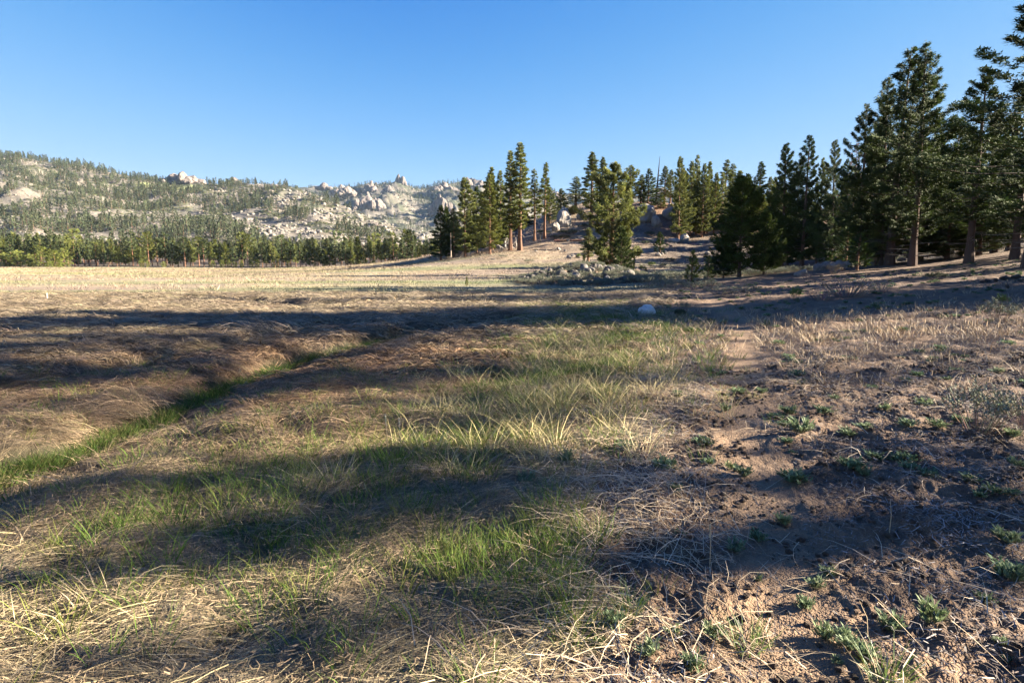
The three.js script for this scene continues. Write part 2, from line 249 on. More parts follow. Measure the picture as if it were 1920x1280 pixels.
function mountainMesh(name, label, fn, p0, p1, dp, d0, d1, nrow, tone) {
  const nc = Math.round((p1 - p0) / dp) + 1, pos = [], col = [], uv = [], idx = [];
  for (let j = 0; j < nrow; j++) { const d = d0 * (d1 / d0) ** (j / (nrow - 1)); for (let i = 0; i < nc; i++) { const px = p0 + i * dp, X = (px - 960) / FPX * d, h = fn(px, d); pos.push(X, h, -d); col.push(...tone(px, X, d)); uv.push(X / 18, d / 18); } }
  for (let j = 0; j < nrow - 1; j++) for (let i = 0; i < nc - 1; i++) { const a = j * nc + i; idx.push(a, a + 1, a + nc, a + 1, a + nc + 1, a + nc); }
  const g = new THREE.BufferGeometry(); g.setAttribute('position', new THREE.Float32BufferAttribute(pos, 3)); g.setAttribute('color', new THREE.Float32BufferAttribute(col, 3)); g.setAttribute('uv', new THREE.Float32BufferAttribute(uv, 2)); g.setIndex(idx); g.computeVertexNormals();
  return tag(put(name, g, M.far), label, 'mountain', null, 'structure');
}
mountainMesh('mountain', 'boulder-strewn wooded mountainside rising behind the far pine belt on the left', mountain1, -760, 1100, 3.2, 370, 1900, 190, (px, X, d) => {
  const b = brushy(X, d, 1); let c = mix3(HC.sand, HC.brush, smoothstep(b, -0.15, 0.35) * 0.85); c = mix3(c, HC.brown, clamp(n2(X * 0.02, d * 0.02) * 0.6, 0, 0.6)); c = mix3(c, HC.pale, clamp(-b - 0.2, 0, 0.7));
  if (px > 270 && px < 400) c = mix3(c, HC.meadow, smoothstep(d, 1000, 1090) * (1 - smoothstep(d, 1150, 1220)) * 0.8); return c;
});
mountainMesh('distant_mountain', 'hazy far mountain ridge with pale granite crags behind the wooded slope', mountain2, 60, 2500, 4, 880, 3300, 130, (px, X, d) => {
  const b = brushy(X, d, 0.5); let c = mix3(HC.sand, HC.brush, smoothstep(b, -0.2, 0.3) * 0.85); return mix3(c, HC.pale, clamp(-b - 0.25, 0, 0.6));
});

// ------------------------------------------------------------------ rocks
function rockGeo(seed, detailLevel, squash = [1, 0.7, 0.9], tone = [0.36, 0.31, 0.26], planes = 13, rough = 0.06) {
  const r = rng(seed), P = []; for (let i = 0; i < planes; i++) { const z = r() * 2 - 1, a = r() * 6.283, q = Math.sqrt(1 - z * z); P.push([q * Math.cos(a), z, q * Math.sin(a), 0.72 + 0.3 * r()]); }
  const g = new THREE.IcosahedronGeometry(1, detailLevel), p = g.attributes.position, col = [], uv = [], v = new THREE.Vector3();
  for (let i = 0; i < p.count; i++) {
    v.fromBufferAttribute(p, i).normalize(); let m = 1.15;
    for (const [a, b, c, k] of P) { const t = v.x * a + v.y * b + v.z * c; if (t > 0.01) m = Math.min(m, k / t); }
    m *= 1 + rough * n3(v.x * 2.2 + seed, v.y * 2.2, v.z * 2.2) + rough * 0.5 * n3(v.x * 6 + seed, v.y * 6, v.z * 6);
    const q = 1 + 0.22 * n3(v.x * 3 - seed, v.y * 3, v.z * 3); col.push(tone[0] * q, tone[1] * q, tone[2] * q);
    uv.push(v.x * 2 + v.y, v.z * 2 + v.y);
    p.setXYZ(i, v.x * m * squash[0], v.y * m * squash[1], v.z * m * squash[2]);
  }
  g.setAttribute('color', new THREE.Float32BufferAttribute(col, 3)); g.setAttribute('uv', new THREE.Float32BufferAttribute(uv, 2)); g.deleteAttribute('normal'); g.computeVertexNormals(); return g;
}
const T = (g, x, y, z, sx, sy, sz, ry = 0, rx = 0, rz = 0) => g.clone().applyMatrix4(new THREE.Matrix4().compose(new THREE.Vector3(x, y, z), new THREE.Quaternion().setFromEuler(new THREE.Euler(rx, ry, rz)), new THREE.Vector3(sx, sy, sz)));
const crag = [1, 2, 3, 4, 5].map((s) => rockGeo(200 + s, 2, [1, 1, 1], [0.2, 0.165, 0.145], 15, 0.10));
const boulders = [1, 2, 3, 4, 5, 6].map((s) => rockGeo(100 + s, 3, [1, 0.72, 0.85], [0.34, 0.30, 0.26], 15, 0.1));
const paleBoulders = [1, 2, 3].map((s) => rockGeo(140 + s, 1, [1, 0.7, 0.9], [0.25, 0.22, 0.19]));
// crags on the mountains: [px, py of top, py of foot, width px, distance, mountain, columns, label]
[[336, 321, 344, 62, 1235, 1, 16, 'pinkish bare granite dome on the skyline of the left mountainside'],
  [438, 331, 345, 18, 1190, 1, 7, 'small tan rock knob on the left skyline, right of the pinkish dome'],
  [503, 351, 378, 26, 1010, 1, 10, 'pale jagged outcrop high on the shoulder where the left slope turns down'],
  [423, 399, 420, 46, 860, 1, 14, 'broken pale ledges halfway up the left mountainside'],
  [700, 416, 424, 22, 780, 1, 8, 'lone pointed boulder stack low on the descending left ridge'],
  [750, 328, 352, 24, 2560, 2, 10, 'tall twin rock tower, highest point of the far ridge'],
  [692, 340, 366, 34, 2450, 2, 14, 'blocky crag on the far ridge, left of the twin tower'],
  [645, 346, 364, 34, 2400, 2, 12, 'slanting brown crags at the left end of the far ridge'],
  [606, 343, 354, 22, 2500, 2, 8, 'low rounded rock cap at the left of the far ridge'],
  [690, 362, 392, 48, 1950, 2, 16, 'large smooth granite dome with a cliff below the far ridge'],
  [727, 347, 362, 14, 2350, 2, 6, 'narrow leaning rock fin just below the twin tower'],
  [832, 340, 362, 42, 2450, 2, 16, 'long jagged rock comb on the far ridge, right of the twin tower'],
  [826, 362, 402, 40, 1850, 2, 18, 'steep dark-footed cliff above the shaded gully of the far mountain'],
  [886, 329, 350, 34, 2500, 2, 14, 'reddish flat-topped crag on the far ridge beside the knoll pines'],
  [1040, 356, 374, 30, 2300, 2, 12, 'far pale crag glimpsed between the pines of the knoll'],
  [1237, 350, 366, 40, 2300, 2, 14, 'far rock ridge glimpsed behind the dead pole on the knoll']].forEach(([px, top, foot, wide, D, mt, n, label], k) => {
  const r = rng(900 + k), [x0, y1] = at(px, top, D), [, y0] = at(px, foot, D), W = wide / FPX * D, H = y1 - y0, list = [];
  for (let i = 0; i < n; i++) {
    const u = (i + 0.5) / n * 2 - 1 + (r() - 0.5) * 0.3, tall = H * (1 - 0.55 * Math.abs(u) ** 1.5) * (0.65 + 0.4 * r()), w = W / n * (1.6 + 1.6 * r());
    list.push(T(crag[i % 5], u * W * 0.5, tall * 0.3, (r() - 0.5) * W * 0.4, w * 1.2, tall * 0.66, w * (0.9 + 0.5 * r()), r() * 6, (r() - 0.5) * 0.2, (r() - 0.5) * 0.22));
  }
  if (px === 750) { list.length = 0; for (const [u, t, w] of [[-0.2, 1, 0.2], [-0.02, 0.92, 0.13], [0.2, 0.9, 0.2], [0.36, 0.5, 0.16], [-0.4, 0.45, 0.16]]) list.push(T(crag[Math.round(t * 40) % 5], u * W, t * H * 0.4, 0, w * W, t * H * 0.66, w * W, u * 9, 0, -u * 0.25)); }
  for (let i = 0; i < n; i++) { const w = W * (0.04 + 0.09 * r()); list.push(T(crag[(i + 2) % 5], (r() - 0.5) * W * 1.3, H * (0.1 * r() - 0.05), (r() - 0.2) * W * 0.5, w, w * 0.8, w, r() * 6)); }
  const o = put('rock_outcrop', mergeGeometries(list), M.rock); o.position.set(x0, Math.max(y0, y0), -D); tag(o, label, 'rock outcrop');
});
// stuff on the mountains
const _q = new THREE.Quaternion(), _e = new THREE.Euler(), _m = new THREE.Matrix4(), _p = new THREE.Vector3(), _s = new THREE.Vector3(), UPV = new THREE.Vector3(0, 1, 0);
function scatter(name, geo, mat, items, label, category) {   // items: [x, y, z, quaternion or yaw, sx, sy, sz, colour]
  const o = new THREE.InstancedMesh(geo, mat, items.length); o.name = numbered(name); o.castShadow = o.receiveShadow = true; const col = new THREE.Color();
  items.forEach(([x, y, z, q, sx, sy, sz, c], i) => { if (typeof q === 'number') _q.setFromEuler(_e.set(0, q, 0)); else _q.copy(q); o.setMatrixAt(i, _m.compose(_p.set(x, y, z), _q, _s.set(sx, sy, sz))); o.setColorAt(i, col.setRGB(...(c ?? [1, 1, 1]))); });
  scene.add(o); return tag(o, label, category, null, 'stuff');
}
function spread(seed, n, fn, p0, p1, d0, d1, keep) { const r = rng(seed), out = []; for (let i = 0, k = 0; k < n && i < n * 30; i++) { const px = lerp(p0, p1, r()), d = Math.sqrt(lerp(d0 * d0, d1 * d1, r())), X = (px - 960) / FPX * d; const v = keep(px, X, d, r); if (v) { out.push([X, fn(px, d), d, px, r(), v]); k++; } } return out; }
const inTable = (px, d) => d < table(D1, px) * 1.06;
{
  const rk = (arr, k) => arr.map(([X, h, d, , q, v], i) => { const s = v * (0.4 + 1.1 * q ** 4); return [X, h + s * 0.15, -d, q * 900, s, s, s, [0.85 + 0.3 * ((i * 7) % 5) / 5, 0.85 + 0.3 * ((i * 7) % 5) / 5, 0.85 + 0.28 * ((i * 7) % 5) / 5]]; });
  const open = (px, X, d, r) => inTable(px, d) && brushy(X, d, 1) < 0.05 + 0.25 * r() ? 1.5 + 0.9 * (px > 420 ? 1 : 0) : 0;
  for (let k = 0; k < 3; k++) scatter('boulder_field', paleBoulders[k], M.rock, rk(spread(300 + k, 2600, mountain1, -300, 900, 430, 1300, open)), 'pale boulders strewn over the open parts of the left mountainside', 'boulders');
  scatter('boulder_field', paleBoulders[1], M.rock, rk(spread(310, 3200, mountain2, 540, 1100, 1200, 2600, (px, X, d, r) => brushy(X, d, 0.5) < 0.1 + 0.2 * r() ? 3.4 : 0)), 'pale boulders on the slopes of the far ridge', 'boulders');
}

// ------------------------------------------------------------------ trees
const BARK = [0.17, 0.088, 0.052], BARKD = [0.10, 0.062, 0.045], DEAD = [0.15, 0.125, 0.105];
function pine(seed, o) {
  const r = rng(seed), wood = new Soup(), crown = new Soup(), { H, base: b0, R, nb, ts, tw, nt, per } = o, bark = o.bark ?? BARK;
  const bend = [(r() - 0.5) * 0.03 * H, (r() - 0.5) * 0.03 * H], tr = o.trunk ?? H * 0.0115;
  const axis = (t) => [bend[0] * t * t, t * H, bend[1] * t * t], rad = (t) => tr * (1 - t) ** 0.85 * (1 + 0.5 * Math.exp(-t * 40)) + 0.012;
  const segs = o.segs ?? 10, q = (v) => bark.map((c) => c * v);
  for (let i = 0; i < segs; i++) { const t0 = i / segs, t1 = (i + 1) / segs, a = axis(t0), b = axis(t1); if (i === 0) a[1] = -0.4; wood.limb(a, b, rad(t0), rad(t1), o.sides ?? 8, q(0.8 + 0.4 * r())); }
  const prof = o.prof ?? ((t) => Math.min(1, 0.45 + t * 2.2) * (1 - t) ** 0.75 + 0.05), lopside = r() * 6.28, lop = o.lop ?? 0.2;
  const green = o.green ?? [0.092, 0.108, 0.036];
  for (let k = 0; k < nb; k++) {
    const t = clamp((k + r()) / nb, 0, 0.995) ** (o.bias ?? 0.95), hy = b0 + (1 - b0) * t, az = k * 2.399 + r() * 0.9;
    if (o.gap && r() < o.gap) continue;
    const L = R * prof(t) * (0.55 + 0.6 * r()) * (1 + lop * Math.cos(az - lopside)), up = lerp(o.up0 ?? -0.15, o.up1 ?? 0.85, t ** 1.3) + (r() - 0.5) * 0.3;
    const a = axis(hy), dir = [Math.cos(az) * Math.cos(up), Math.sin(up), Math.sin(az) * Math.cos(up)], curl = (o.curl ?? 0.22) * L;
    const pt = (s) => [a[0] + dir[0] * L * s, a[1] + dir[1] * L * s + curl * s * s, a[2] + dir[2] * L * s];
    const br = Math.max(0.012, rad(hy) * 0.3); if (o.limbs !== false) { wood.limb(a, pt(0.5), br, br * 0.6, 3, q(0.8)); wood.limb(pt(0.5), pt(0.95), br * 0.6, br * 0.2, 3, q(0.8)); }
    const side = [-dir[2], 0, dir[0]], m = Math.max(2, Math.round(per * L * (0.7 + 0.5 * r()))), tone = 0.65 + 0.7 * r();
    for (let j = 0; j < m; j++) {
      const s = 0.22 + 0.78 * Math.sqrt(r()), w = (r() - 0.5) * 2 * (o.flat ?? 0.42) * L * (1.15 - s) , c = pt(s); c[0] += side[0] * w; c[2] += side[2] * w; c[1] += (r() - 0.45) * (o.thick ?? 0.14) * L + ts * 0.2;
      const v = tone * (0.7 + 0.6 * r()), gcol = [green[0] * v * (1 + 0.25 * (r() - 0.4)), green[1] * v, green[2] * v];
      const aim = [dir[0] * 0.7 + side[0] * w / L, 0.55 + dir[1] * 0.4, dir[2] * 0.7 + side[2] * w / L];
      for (let i = 0; i < nt; i++) {
        const e = [aim[0] + (r() - 0.5) * 2.2, aim[1] + (r() - 0.5) * 2.2, aim[2] + (r() - 0.5) * 2.2], l = Math.hypot(...e) || 1, S = ts * (0.65 + 0.7 * r()) / l;
        const f = [e[1] + 0.3, e[2] - 0.2, e[0]], g2 = [e[1] * f[2] - e[2] * f[1], e[2] * f[0] - e[0] * f[2], e[0] * f[1] - e[1] * f[0]], gl = tw / (Math.hypot(...g2) || 1);
        const mid = 0.55 * S;
        crown.tri([c[0] + e[0] * mid + g2[0] * gl, c[1] + e[1] * mid + g2[1] * gl, c[2] + e[2] * mid + g2[2] * gl], [c[0] + e[0] * mid - g2[0] * gl, c[1] + e[1] * mid - g2[1] * gl, c[2] + e[2] * mid - g2[2] * gl], r() < 0.5 ? c : [c[0] + e[0] * S, c[1] + e[1] * S, c[2] + e[2] * S], gcol);
      }
    }
  }
  for (let k = 0; k < (o.dead ?? 0); k++) {   // bare grey lower limbs
    const hy = b0 * (0.35 + 0.7 * r()), az = r() * 6.283, L = R * (0.15 + 0.35 * r()), a = axis(hy), e = [a[0] + Math.cos(az) * L, a[1] + (r() - 0.6) * 0.5 * L, a[2] + Math.sin(az) * L];
    wood.limb(a, e, 0.03, 0.01, 3, DEAD); for (let j = 0; j < 2; j++) { const s = 0.4 + 0.5 * r(), p = [lerp(a[0], e[0], s), lerp(a[1], e[1], s), lerp(a[2], e[2], s)]; wood.limb(p, [p[0] + (r() - 0.5) * 0.6 * L, p[1] - r() * 0.3 * L, p[2] + (r() - 0.5) * 0.6 * L], 0.014, 0.006, 3, DEAD); }
  }
  return { wood: wood.geo(), crown: crown.geo(), H, R };
}
const near = { ts: 0.25, tw: 0.034, nt: 11, per: 33, sides: 9, thick: 0.26, flat: 0.36, curl: 0.34 }, midD = { ts: 0.37, tw: 0.062, nt: 11, per: 19, sides: 6 }, farD = { ts: 0.75, tw: 0.17, nt: 8, per: 4.6, sides: 5, limbs: false, segs: 4 };
const cone = (t) => Math.min(1, 0.5 + t * 3) * (1 - t) ** 0.8 + 0.06, spire = (t) => Math.min(1, 0.35 + t * 2.6) * (1 - t) ** 0.78 * (0.84 + 0.16 * Math.sin(t * 31)) + 0.05, oval = (t) => Math.sin(Math.PI * clamp(0.16 + t * 0.82, 0, 1)) ** 0.75 + 0.04, round = (t) => Math.sqrt(Math.max(0, 1 - (1.9 * t - 0.85) ** 2 / 1.15)) + 0.03;
const P = {
  nearCone: [pine(1, { ...near, H: 18, base: 0.06, R: 3.4, nb: 120, prof: cone, dead: 8, bark: BARKD }), pine(2, { ...near, H: 18, base: 0.1, R: 3.2, nb: 105, prof: cone, dead: 10, lop: 0.4, gap: 0.1, bark: BARKD })],
  nearOpen: [pine(3, { ...near, H: 18, base: 0.12, R: 3.7, nb: 112, prof: spire, dead: 14, gap: 0.08, lop: 0.3, up0: 0.05, up1: 1.0, bark: BARKD }), pine(4, { ...near, H: 17, base: 0.16, R: 3.3, nb: 100, prof: spire, dead: 14, gap: 0.1, bark: BARKD })],
  nearBushy: [pine(5, { ...near, H: 9, base: 0.05, R: 2.7, nb: 120, prof: (t) => Math.min(1, 0.7 + t) * (1 - t) ** 0.62 + 0.05, up0: -0.05, dead: 3, bark: BARKD, per: 26, green: [0.10, 0.115, 0.036] })],
  young: [pine(6, { ...near, H: 3, base: 0.04, R: 0.6, nb: 46, prof: cone, ts: 0.15, tw: 0.016, nt: 9, per: 48, trunk: 0.05, up0: 0.2, up1: 1.1, green: [0.08, 0.105, 0.03] }), pine(7, { ...near, H: 2.4, base: 0.03, R: 0.55, nb: 36, ts: 0.13, tw: 0.016, nt: 9, per: 48, trunk: 0.04, up0: 0.3, up1: 1.1, green: [0.075, 0.10, 0.03] })],
  bigPine: [pine(8, { ...near, ts: 0.34, tw: 0.052, nt: 12, H: 14, base: 0.1, R: 4.3, nb: 120, per: 26, prof: (t) => (0.55 + 0.5 * Math.sin(Math.PI * Math.min(1, t * 1.05))) * (1 - t) ** 0.35 * (0.8 + 0.25 * Math.sin(t * 19)), gap: 0.05, lop: 0.25, dead: 10, up0: -0.2, up1: 0.7, trunk: 0.28, green: [0.10, 0.115, 0.036] })],
  midCone: [pine(11, { ...midD, H: 18, base: 0.08, R: 3.0, nb: 115, prof: cone, dead: 8 }), pine(12, { ...midD, H: 18, base: 0.06, R: 3.3, nb: 120, prof: cone, lop: 0.35, dead: 4 })],
  midTall: [pine(13, { ...midD, H: 20, base: 0.2, R: 2.2, nb: 120, prof: spire, dead: 12, gap: 0.08 }), pine(14, { ...midD, H: 19, base: 0.25, R: 2.0, nb: 105, prof: spire, dead: 12, gap: 0.12, lop: 0.4 })],
  midSlim: [pine(15, { ...midD, H: 17, base: 0.24, R: 1.6, nb: 84, prof: spire, dead: 9 }), pine(16, { ...midD, H: 16, base: 0.32, R: 1.5, nb: 70, prof: spire, dead: 9, gap: 0.1 })],
  farCone: [pine(21, { ...farD, H: 13, base: 0.2, R: 2.4, nb: 70, prof: cone }), pine(22, { ...farD, H: 13, base: 0.1, R: 2.2, nb: 64, prof: cone, lop: 0.4 }), pine(23, { ...farD, H: 12, base: 0.26, R: 2.4, nb: 60, prof: spire, gap: 0.1 }), pine(27, { ...farD, H: 13, base: 0.3, R: 2.0, nb: 54, prof: spire, gap: 0.06 })],
  farTall: [pine(24, { ...farD, H: 17, base: 0.4, R: 2.7, nb: 40, prof: oval, gap: 0.12, bark: [0.24, 0.12, 0.07] }), pine(25, { ...farD, H: 17, base: 0.45, R: 2.9, nb: 36, prof: round, gap: 0.12, bark: [0.24, 0.12, 0.07] })],
  farBush: [pine(26, { ...farD, H: 7, base: 0.02, R: 2.5, nb: 46, prof: round, ts: 0.6, tw: 0.11, per: 4, green: [0.105, 0.125, 0.04] })],
};
P.dead = [pine(31, { ...near, H: 16, base: 0.2, R: 2.6, nb: 60, prof: cone, per: 8, gap: 0.1, green: [0.22, 0.105, 0.065], dead: 10 })];
// px of the trunk, py of the top, metres ahead, kind, crown radius
function tree(px, py, d, kind, R, label, group, mat = M.needle, o = {}) {
  if (px > 1600 && d > 43) { d *= 0.78; if (d > 44 && d < 62) d += 18; }
  if (kind.startsWith('mid')) R *= 1.14;
  const [x, top] = at(px, py, d), y = G(x, d), H = Math.max(0.4, top - y), list = P[kind], k = (Math.round(px * 7 + d) % list.length + list.length) % list.length, p = list[k];
  const g = base(o.name ?? 'pine_tree', x, y, d, o.turn ?? (px * 1.37 + d) % 6.283);
  put('trunk', p.wood, M.wood, g); put('crown', p.crown, mat, g);
  g.scale.set(R / p.R, H / p.H, R / p.R); return tag(g, label, o.category ?? 'pine tree', group);
}
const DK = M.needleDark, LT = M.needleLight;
// right-hand forest
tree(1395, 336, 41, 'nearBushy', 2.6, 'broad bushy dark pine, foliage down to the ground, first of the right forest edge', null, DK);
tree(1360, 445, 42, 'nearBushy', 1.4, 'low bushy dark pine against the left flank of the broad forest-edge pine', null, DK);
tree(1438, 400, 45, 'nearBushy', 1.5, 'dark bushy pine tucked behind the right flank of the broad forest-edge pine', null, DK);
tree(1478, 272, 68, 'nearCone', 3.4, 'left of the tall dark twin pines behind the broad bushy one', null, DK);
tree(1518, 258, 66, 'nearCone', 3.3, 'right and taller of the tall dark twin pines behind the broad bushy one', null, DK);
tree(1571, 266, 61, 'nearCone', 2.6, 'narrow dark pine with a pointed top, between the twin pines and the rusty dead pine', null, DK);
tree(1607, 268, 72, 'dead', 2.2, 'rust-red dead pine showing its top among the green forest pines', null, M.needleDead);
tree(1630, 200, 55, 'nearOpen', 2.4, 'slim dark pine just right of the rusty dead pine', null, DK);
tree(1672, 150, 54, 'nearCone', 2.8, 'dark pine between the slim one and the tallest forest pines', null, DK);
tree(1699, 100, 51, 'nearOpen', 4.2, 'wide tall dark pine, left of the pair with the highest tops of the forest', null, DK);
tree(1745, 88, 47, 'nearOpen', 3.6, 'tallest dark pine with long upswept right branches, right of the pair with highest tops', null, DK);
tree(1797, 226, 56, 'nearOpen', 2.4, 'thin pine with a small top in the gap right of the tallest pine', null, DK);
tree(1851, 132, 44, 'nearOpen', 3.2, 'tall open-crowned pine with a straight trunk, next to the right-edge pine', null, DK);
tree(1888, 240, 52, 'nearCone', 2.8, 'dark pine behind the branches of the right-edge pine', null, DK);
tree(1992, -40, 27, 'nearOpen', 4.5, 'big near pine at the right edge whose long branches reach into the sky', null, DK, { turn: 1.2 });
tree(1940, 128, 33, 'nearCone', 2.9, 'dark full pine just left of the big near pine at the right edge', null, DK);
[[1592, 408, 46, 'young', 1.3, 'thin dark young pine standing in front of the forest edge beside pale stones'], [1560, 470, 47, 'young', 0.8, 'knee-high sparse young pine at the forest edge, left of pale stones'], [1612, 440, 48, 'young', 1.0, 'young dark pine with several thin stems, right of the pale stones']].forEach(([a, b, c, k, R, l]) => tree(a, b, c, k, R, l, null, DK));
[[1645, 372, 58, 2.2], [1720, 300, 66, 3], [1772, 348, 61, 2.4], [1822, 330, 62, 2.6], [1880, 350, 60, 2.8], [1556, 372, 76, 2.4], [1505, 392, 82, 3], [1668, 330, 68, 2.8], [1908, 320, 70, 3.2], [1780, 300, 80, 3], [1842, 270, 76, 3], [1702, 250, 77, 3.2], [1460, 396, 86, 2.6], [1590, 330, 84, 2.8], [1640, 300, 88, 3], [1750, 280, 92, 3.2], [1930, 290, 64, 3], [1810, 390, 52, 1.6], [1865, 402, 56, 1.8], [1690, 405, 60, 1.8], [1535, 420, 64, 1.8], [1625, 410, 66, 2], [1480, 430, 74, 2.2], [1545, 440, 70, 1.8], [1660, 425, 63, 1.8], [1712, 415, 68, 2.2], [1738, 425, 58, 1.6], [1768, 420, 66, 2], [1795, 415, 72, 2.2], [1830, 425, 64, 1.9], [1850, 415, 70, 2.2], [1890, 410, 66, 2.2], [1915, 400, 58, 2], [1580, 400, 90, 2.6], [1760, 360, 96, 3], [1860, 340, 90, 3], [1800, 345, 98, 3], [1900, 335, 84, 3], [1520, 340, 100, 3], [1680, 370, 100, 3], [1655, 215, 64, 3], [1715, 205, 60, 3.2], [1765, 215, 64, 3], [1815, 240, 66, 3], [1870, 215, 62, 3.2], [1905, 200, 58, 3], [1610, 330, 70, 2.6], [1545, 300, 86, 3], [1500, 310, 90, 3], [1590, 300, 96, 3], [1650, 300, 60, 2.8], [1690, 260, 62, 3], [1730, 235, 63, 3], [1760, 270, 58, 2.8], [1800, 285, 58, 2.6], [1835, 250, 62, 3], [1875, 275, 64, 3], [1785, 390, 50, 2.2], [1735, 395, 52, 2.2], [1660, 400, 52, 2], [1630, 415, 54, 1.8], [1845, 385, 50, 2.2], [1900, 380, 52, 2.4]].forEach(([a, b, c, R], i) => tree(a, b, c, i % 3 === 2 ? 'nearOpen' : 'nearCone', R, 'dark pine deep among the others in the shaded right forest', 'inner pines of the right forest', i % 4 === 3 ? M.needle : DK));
const LEAN = 1 / Math.tan(SUN_AZ);
// pines on the same slope past the right edge of the picture; they throw the long shadows over the grass
[[30, 4.0, 15], [33, 21, 12], [35, 16.9, 16], [40, 14.8, 17], [36, 15.7, 15], [33, 18.5, 15], [38, 19.2, 17], [42, 16.8, 17], [48, 17.8, 17], [31, 27, 6], [34, 31, 6], [37, 26, 7], [30, 25, 5], [48, 33, 9]].map(([x, d, H]) => [x, d + x * LEAN, H]).forEach(([x, d, H], i) => {
  const p = P[i < 2 || i > 8 || i % 3 === 0 ? 'nearCone' : 'nearOpen'][i % 2], y = G(x, d), g = base('pine_tree', x, y, d, i * 1.7); put('trunk', p.wood, M.wood, g); put('crown', p.crown, DK, g); { const w = i === 0 ? 0.6 : i < 2 || i > 8 ? 0.55 : 0.95; g.scale.set(w, H / p.H, w); }; tag(g, 'pine on the slope beyond the right edge of the picture, throwing a long shadow', 'pine tree', 'pines beyond the right edge');
});
P.high = [pine(9, { ...near, H: 16, base: 0.6, R: 2.5, nb: 54, prof: oval, per: 16, dead: 10, bark: BARKD }), pine(10, { ...near, H: 16, base: 0.68, R: 2.2, nb: 42, prof: round, per: 16, gap: 0.1, dead: 12, bark: BARKD })];
[[45, 7.7, 17], [36, 8.8, 15.5], [41, 9.5, 17.5], [37, 11.7, 16], [33, 13.7, 14.5]].map(([x, d, H]) => [x, d + x * LEAN, H]).forEach(([x, d, H], i) => { const p = P.high[i % 2], y = G(x, d), g = base('pine_tree', x, y, d, i * 2.1); put('trunk', p.wood, M.wood, g); put('crown', p.crown, DK, g); g.scale.set(1, H / p.H, 1); tag(g, 'long-stemmed pine beyond the right edge of the picture, throwing a thin shadow down the slope', 'pine tree', 'long-stemmed pines beyond the right edge'); });
// the knoll
const LK = 'lit side of the knoll';
tree(1150, 310, 78, 'bigPine', 4.9, 'big bushy irregular pine standing alone behind the rock heap', null, M.needle, { turn: 2 });
tree(1166, 428, 73, 'nearBushy', 1.7, 'small dense dark pine in front of the big pine, beside the rock heap', null, DK);
tree(1104, 428, 92, 'midSlim', 1.6, 'sparse small pine left of the big pine on the bare knoll flank', null);
tree(975, 270, 115, 'midTall', 3.3, 'tallest pine of the knoll group, with a bare red-brown lower trunk', null);
tree(957, 286, 117, 'midTall', 2.8, 'tall pine touching the left side of the tallest knoll pine', null);
tree(1022, 307, 125, 'midSlim', 1.8, 'slender pine with a long bare trunk at the right end of the knoll group', null);
tree(1003, 318, 124, 'midSlim', 1.7, 'slender pine between the tallest knoll pine and the long-trunked one', null);
tree(918, 330, 112, 'midCone', 3.0, 'full bright olive pine on a short trunk at the front of the knoll group', null, LT);
tree(922, 316, 124, 'midCone', 2.6, 'pine rising just behind the bright olive pine', null);
tree(938, 322, 128, 'midCone', 2.5, 'pine behind, between the bright olive pine and the tall pair', null);
tree(871, 336, 122, 'midCone', 3.5, 'broad conical pine at the left of the knoll group', null);
tree(893, 352, 130, 'midCone', 2.6, 'pine in the gap between the broad conical pine and the bright olive one', null, DK);
tree(850, 392, 136, 'midCone', 2.4, 'half hidden pine at the left foot of the broad conical pine', null, DK);
tree(825, 386, 136, 'midCone', 2.8, 'dark conical pine at the left end of the knoll group', null, DK);
tree(838, 389, 141, 'midCone', 2.4, 'dark pine behind the leftmost conical pine of the knoll', null, DK);
tree(1031, 352, 142, 'midCone', 2.0, 'pine behind the long-trunked slender pine', null);
tree(1052, 354, 152, 'midCone', 2.3, 'small conical pine alone in the gap left of the big pine', null);
tree(1080, 332, 150, 'midSlim', 2.6, 'thin wispy-topped pine in the gap left of the big pine', null);
tree(1075, 385, 146, 'midCone', 2.2, 'short round pine below the wispy-topped one', null);
tree(1111, 287, 137, 'midTall', 3.2, 'tall long-trunked pine rising behind the left shoulder of the big pine', null);
tree(1131, 296, 141, 'midTall', 2.4, 'tall pine behind the top of the big pine', null);
tree(1183, 310, 150, 'midTall', 2.6, 'open pine on the knoll crest right of the big pine', null);
tree(1203, 328, 153, 'midSlim', 2.0, 'short narrow pine on the crest between two fuller pines', null);
tree(1217, 317, 151, 'midCone', 2.7, 'dense pine on the crest left of the dead pole', null, DK);
tree(1248, 312, 156, 'midTall', 2.3, 'left of two open pines on the crest right of the dead pole', null);
tree(1259, 319, 157, 'midTall', 2.0, 'right of two open pines on the crest right of the dead pole', null);
tree(1240, 362, 152, 'midCone', 1.6, 'small pine beneath the two open crest pines', null);
tree(1277, 297, 124, 'midCone', 2.6, 'tall pointed pine leading the grove on the brown needle-covered slope', null, LT);
tree(1299, 304, 130, 'midCone', 2.3, 'pointed pine, second in the grove on the brown slope', null, LT);
tree(1309, 292, 138, 'midTall', 2.0, 'highest thin pine top of the grove on the brown slope', null);
tree(1321, 309, 128, 'midCone', 2.2, 'pointed pine in the middle of the grove on the brown slope', null);
tree(1332, 305, 134, 'midCone', 2.3, 'pointed pine right of the middle of the grove on the brown slope', null);
tree(1343, 326, 130, 'midCone', 2.2, 'last pointed pine at the right of the grove on the brown slope', null);
tree(1284, 352, 126, 'midSlim', 1.8, 'lower pine in front of the grove, bare stem on the brown slope', null, LT);
tree(1363, 301, 140, 'midTall', 2.6, 'pine with a dense tapering top behind the broad forest-edge pine', null);
tree(1376, 308, 144, 'midSlim', 2.0, 'slim pine beside the dense tapering top above the broad forest-edge pine', null);
tree(1388, 322, 120, 'midCone', 3.0, 'wide olive pine right behind the top of the broad forest-edge pine', null);
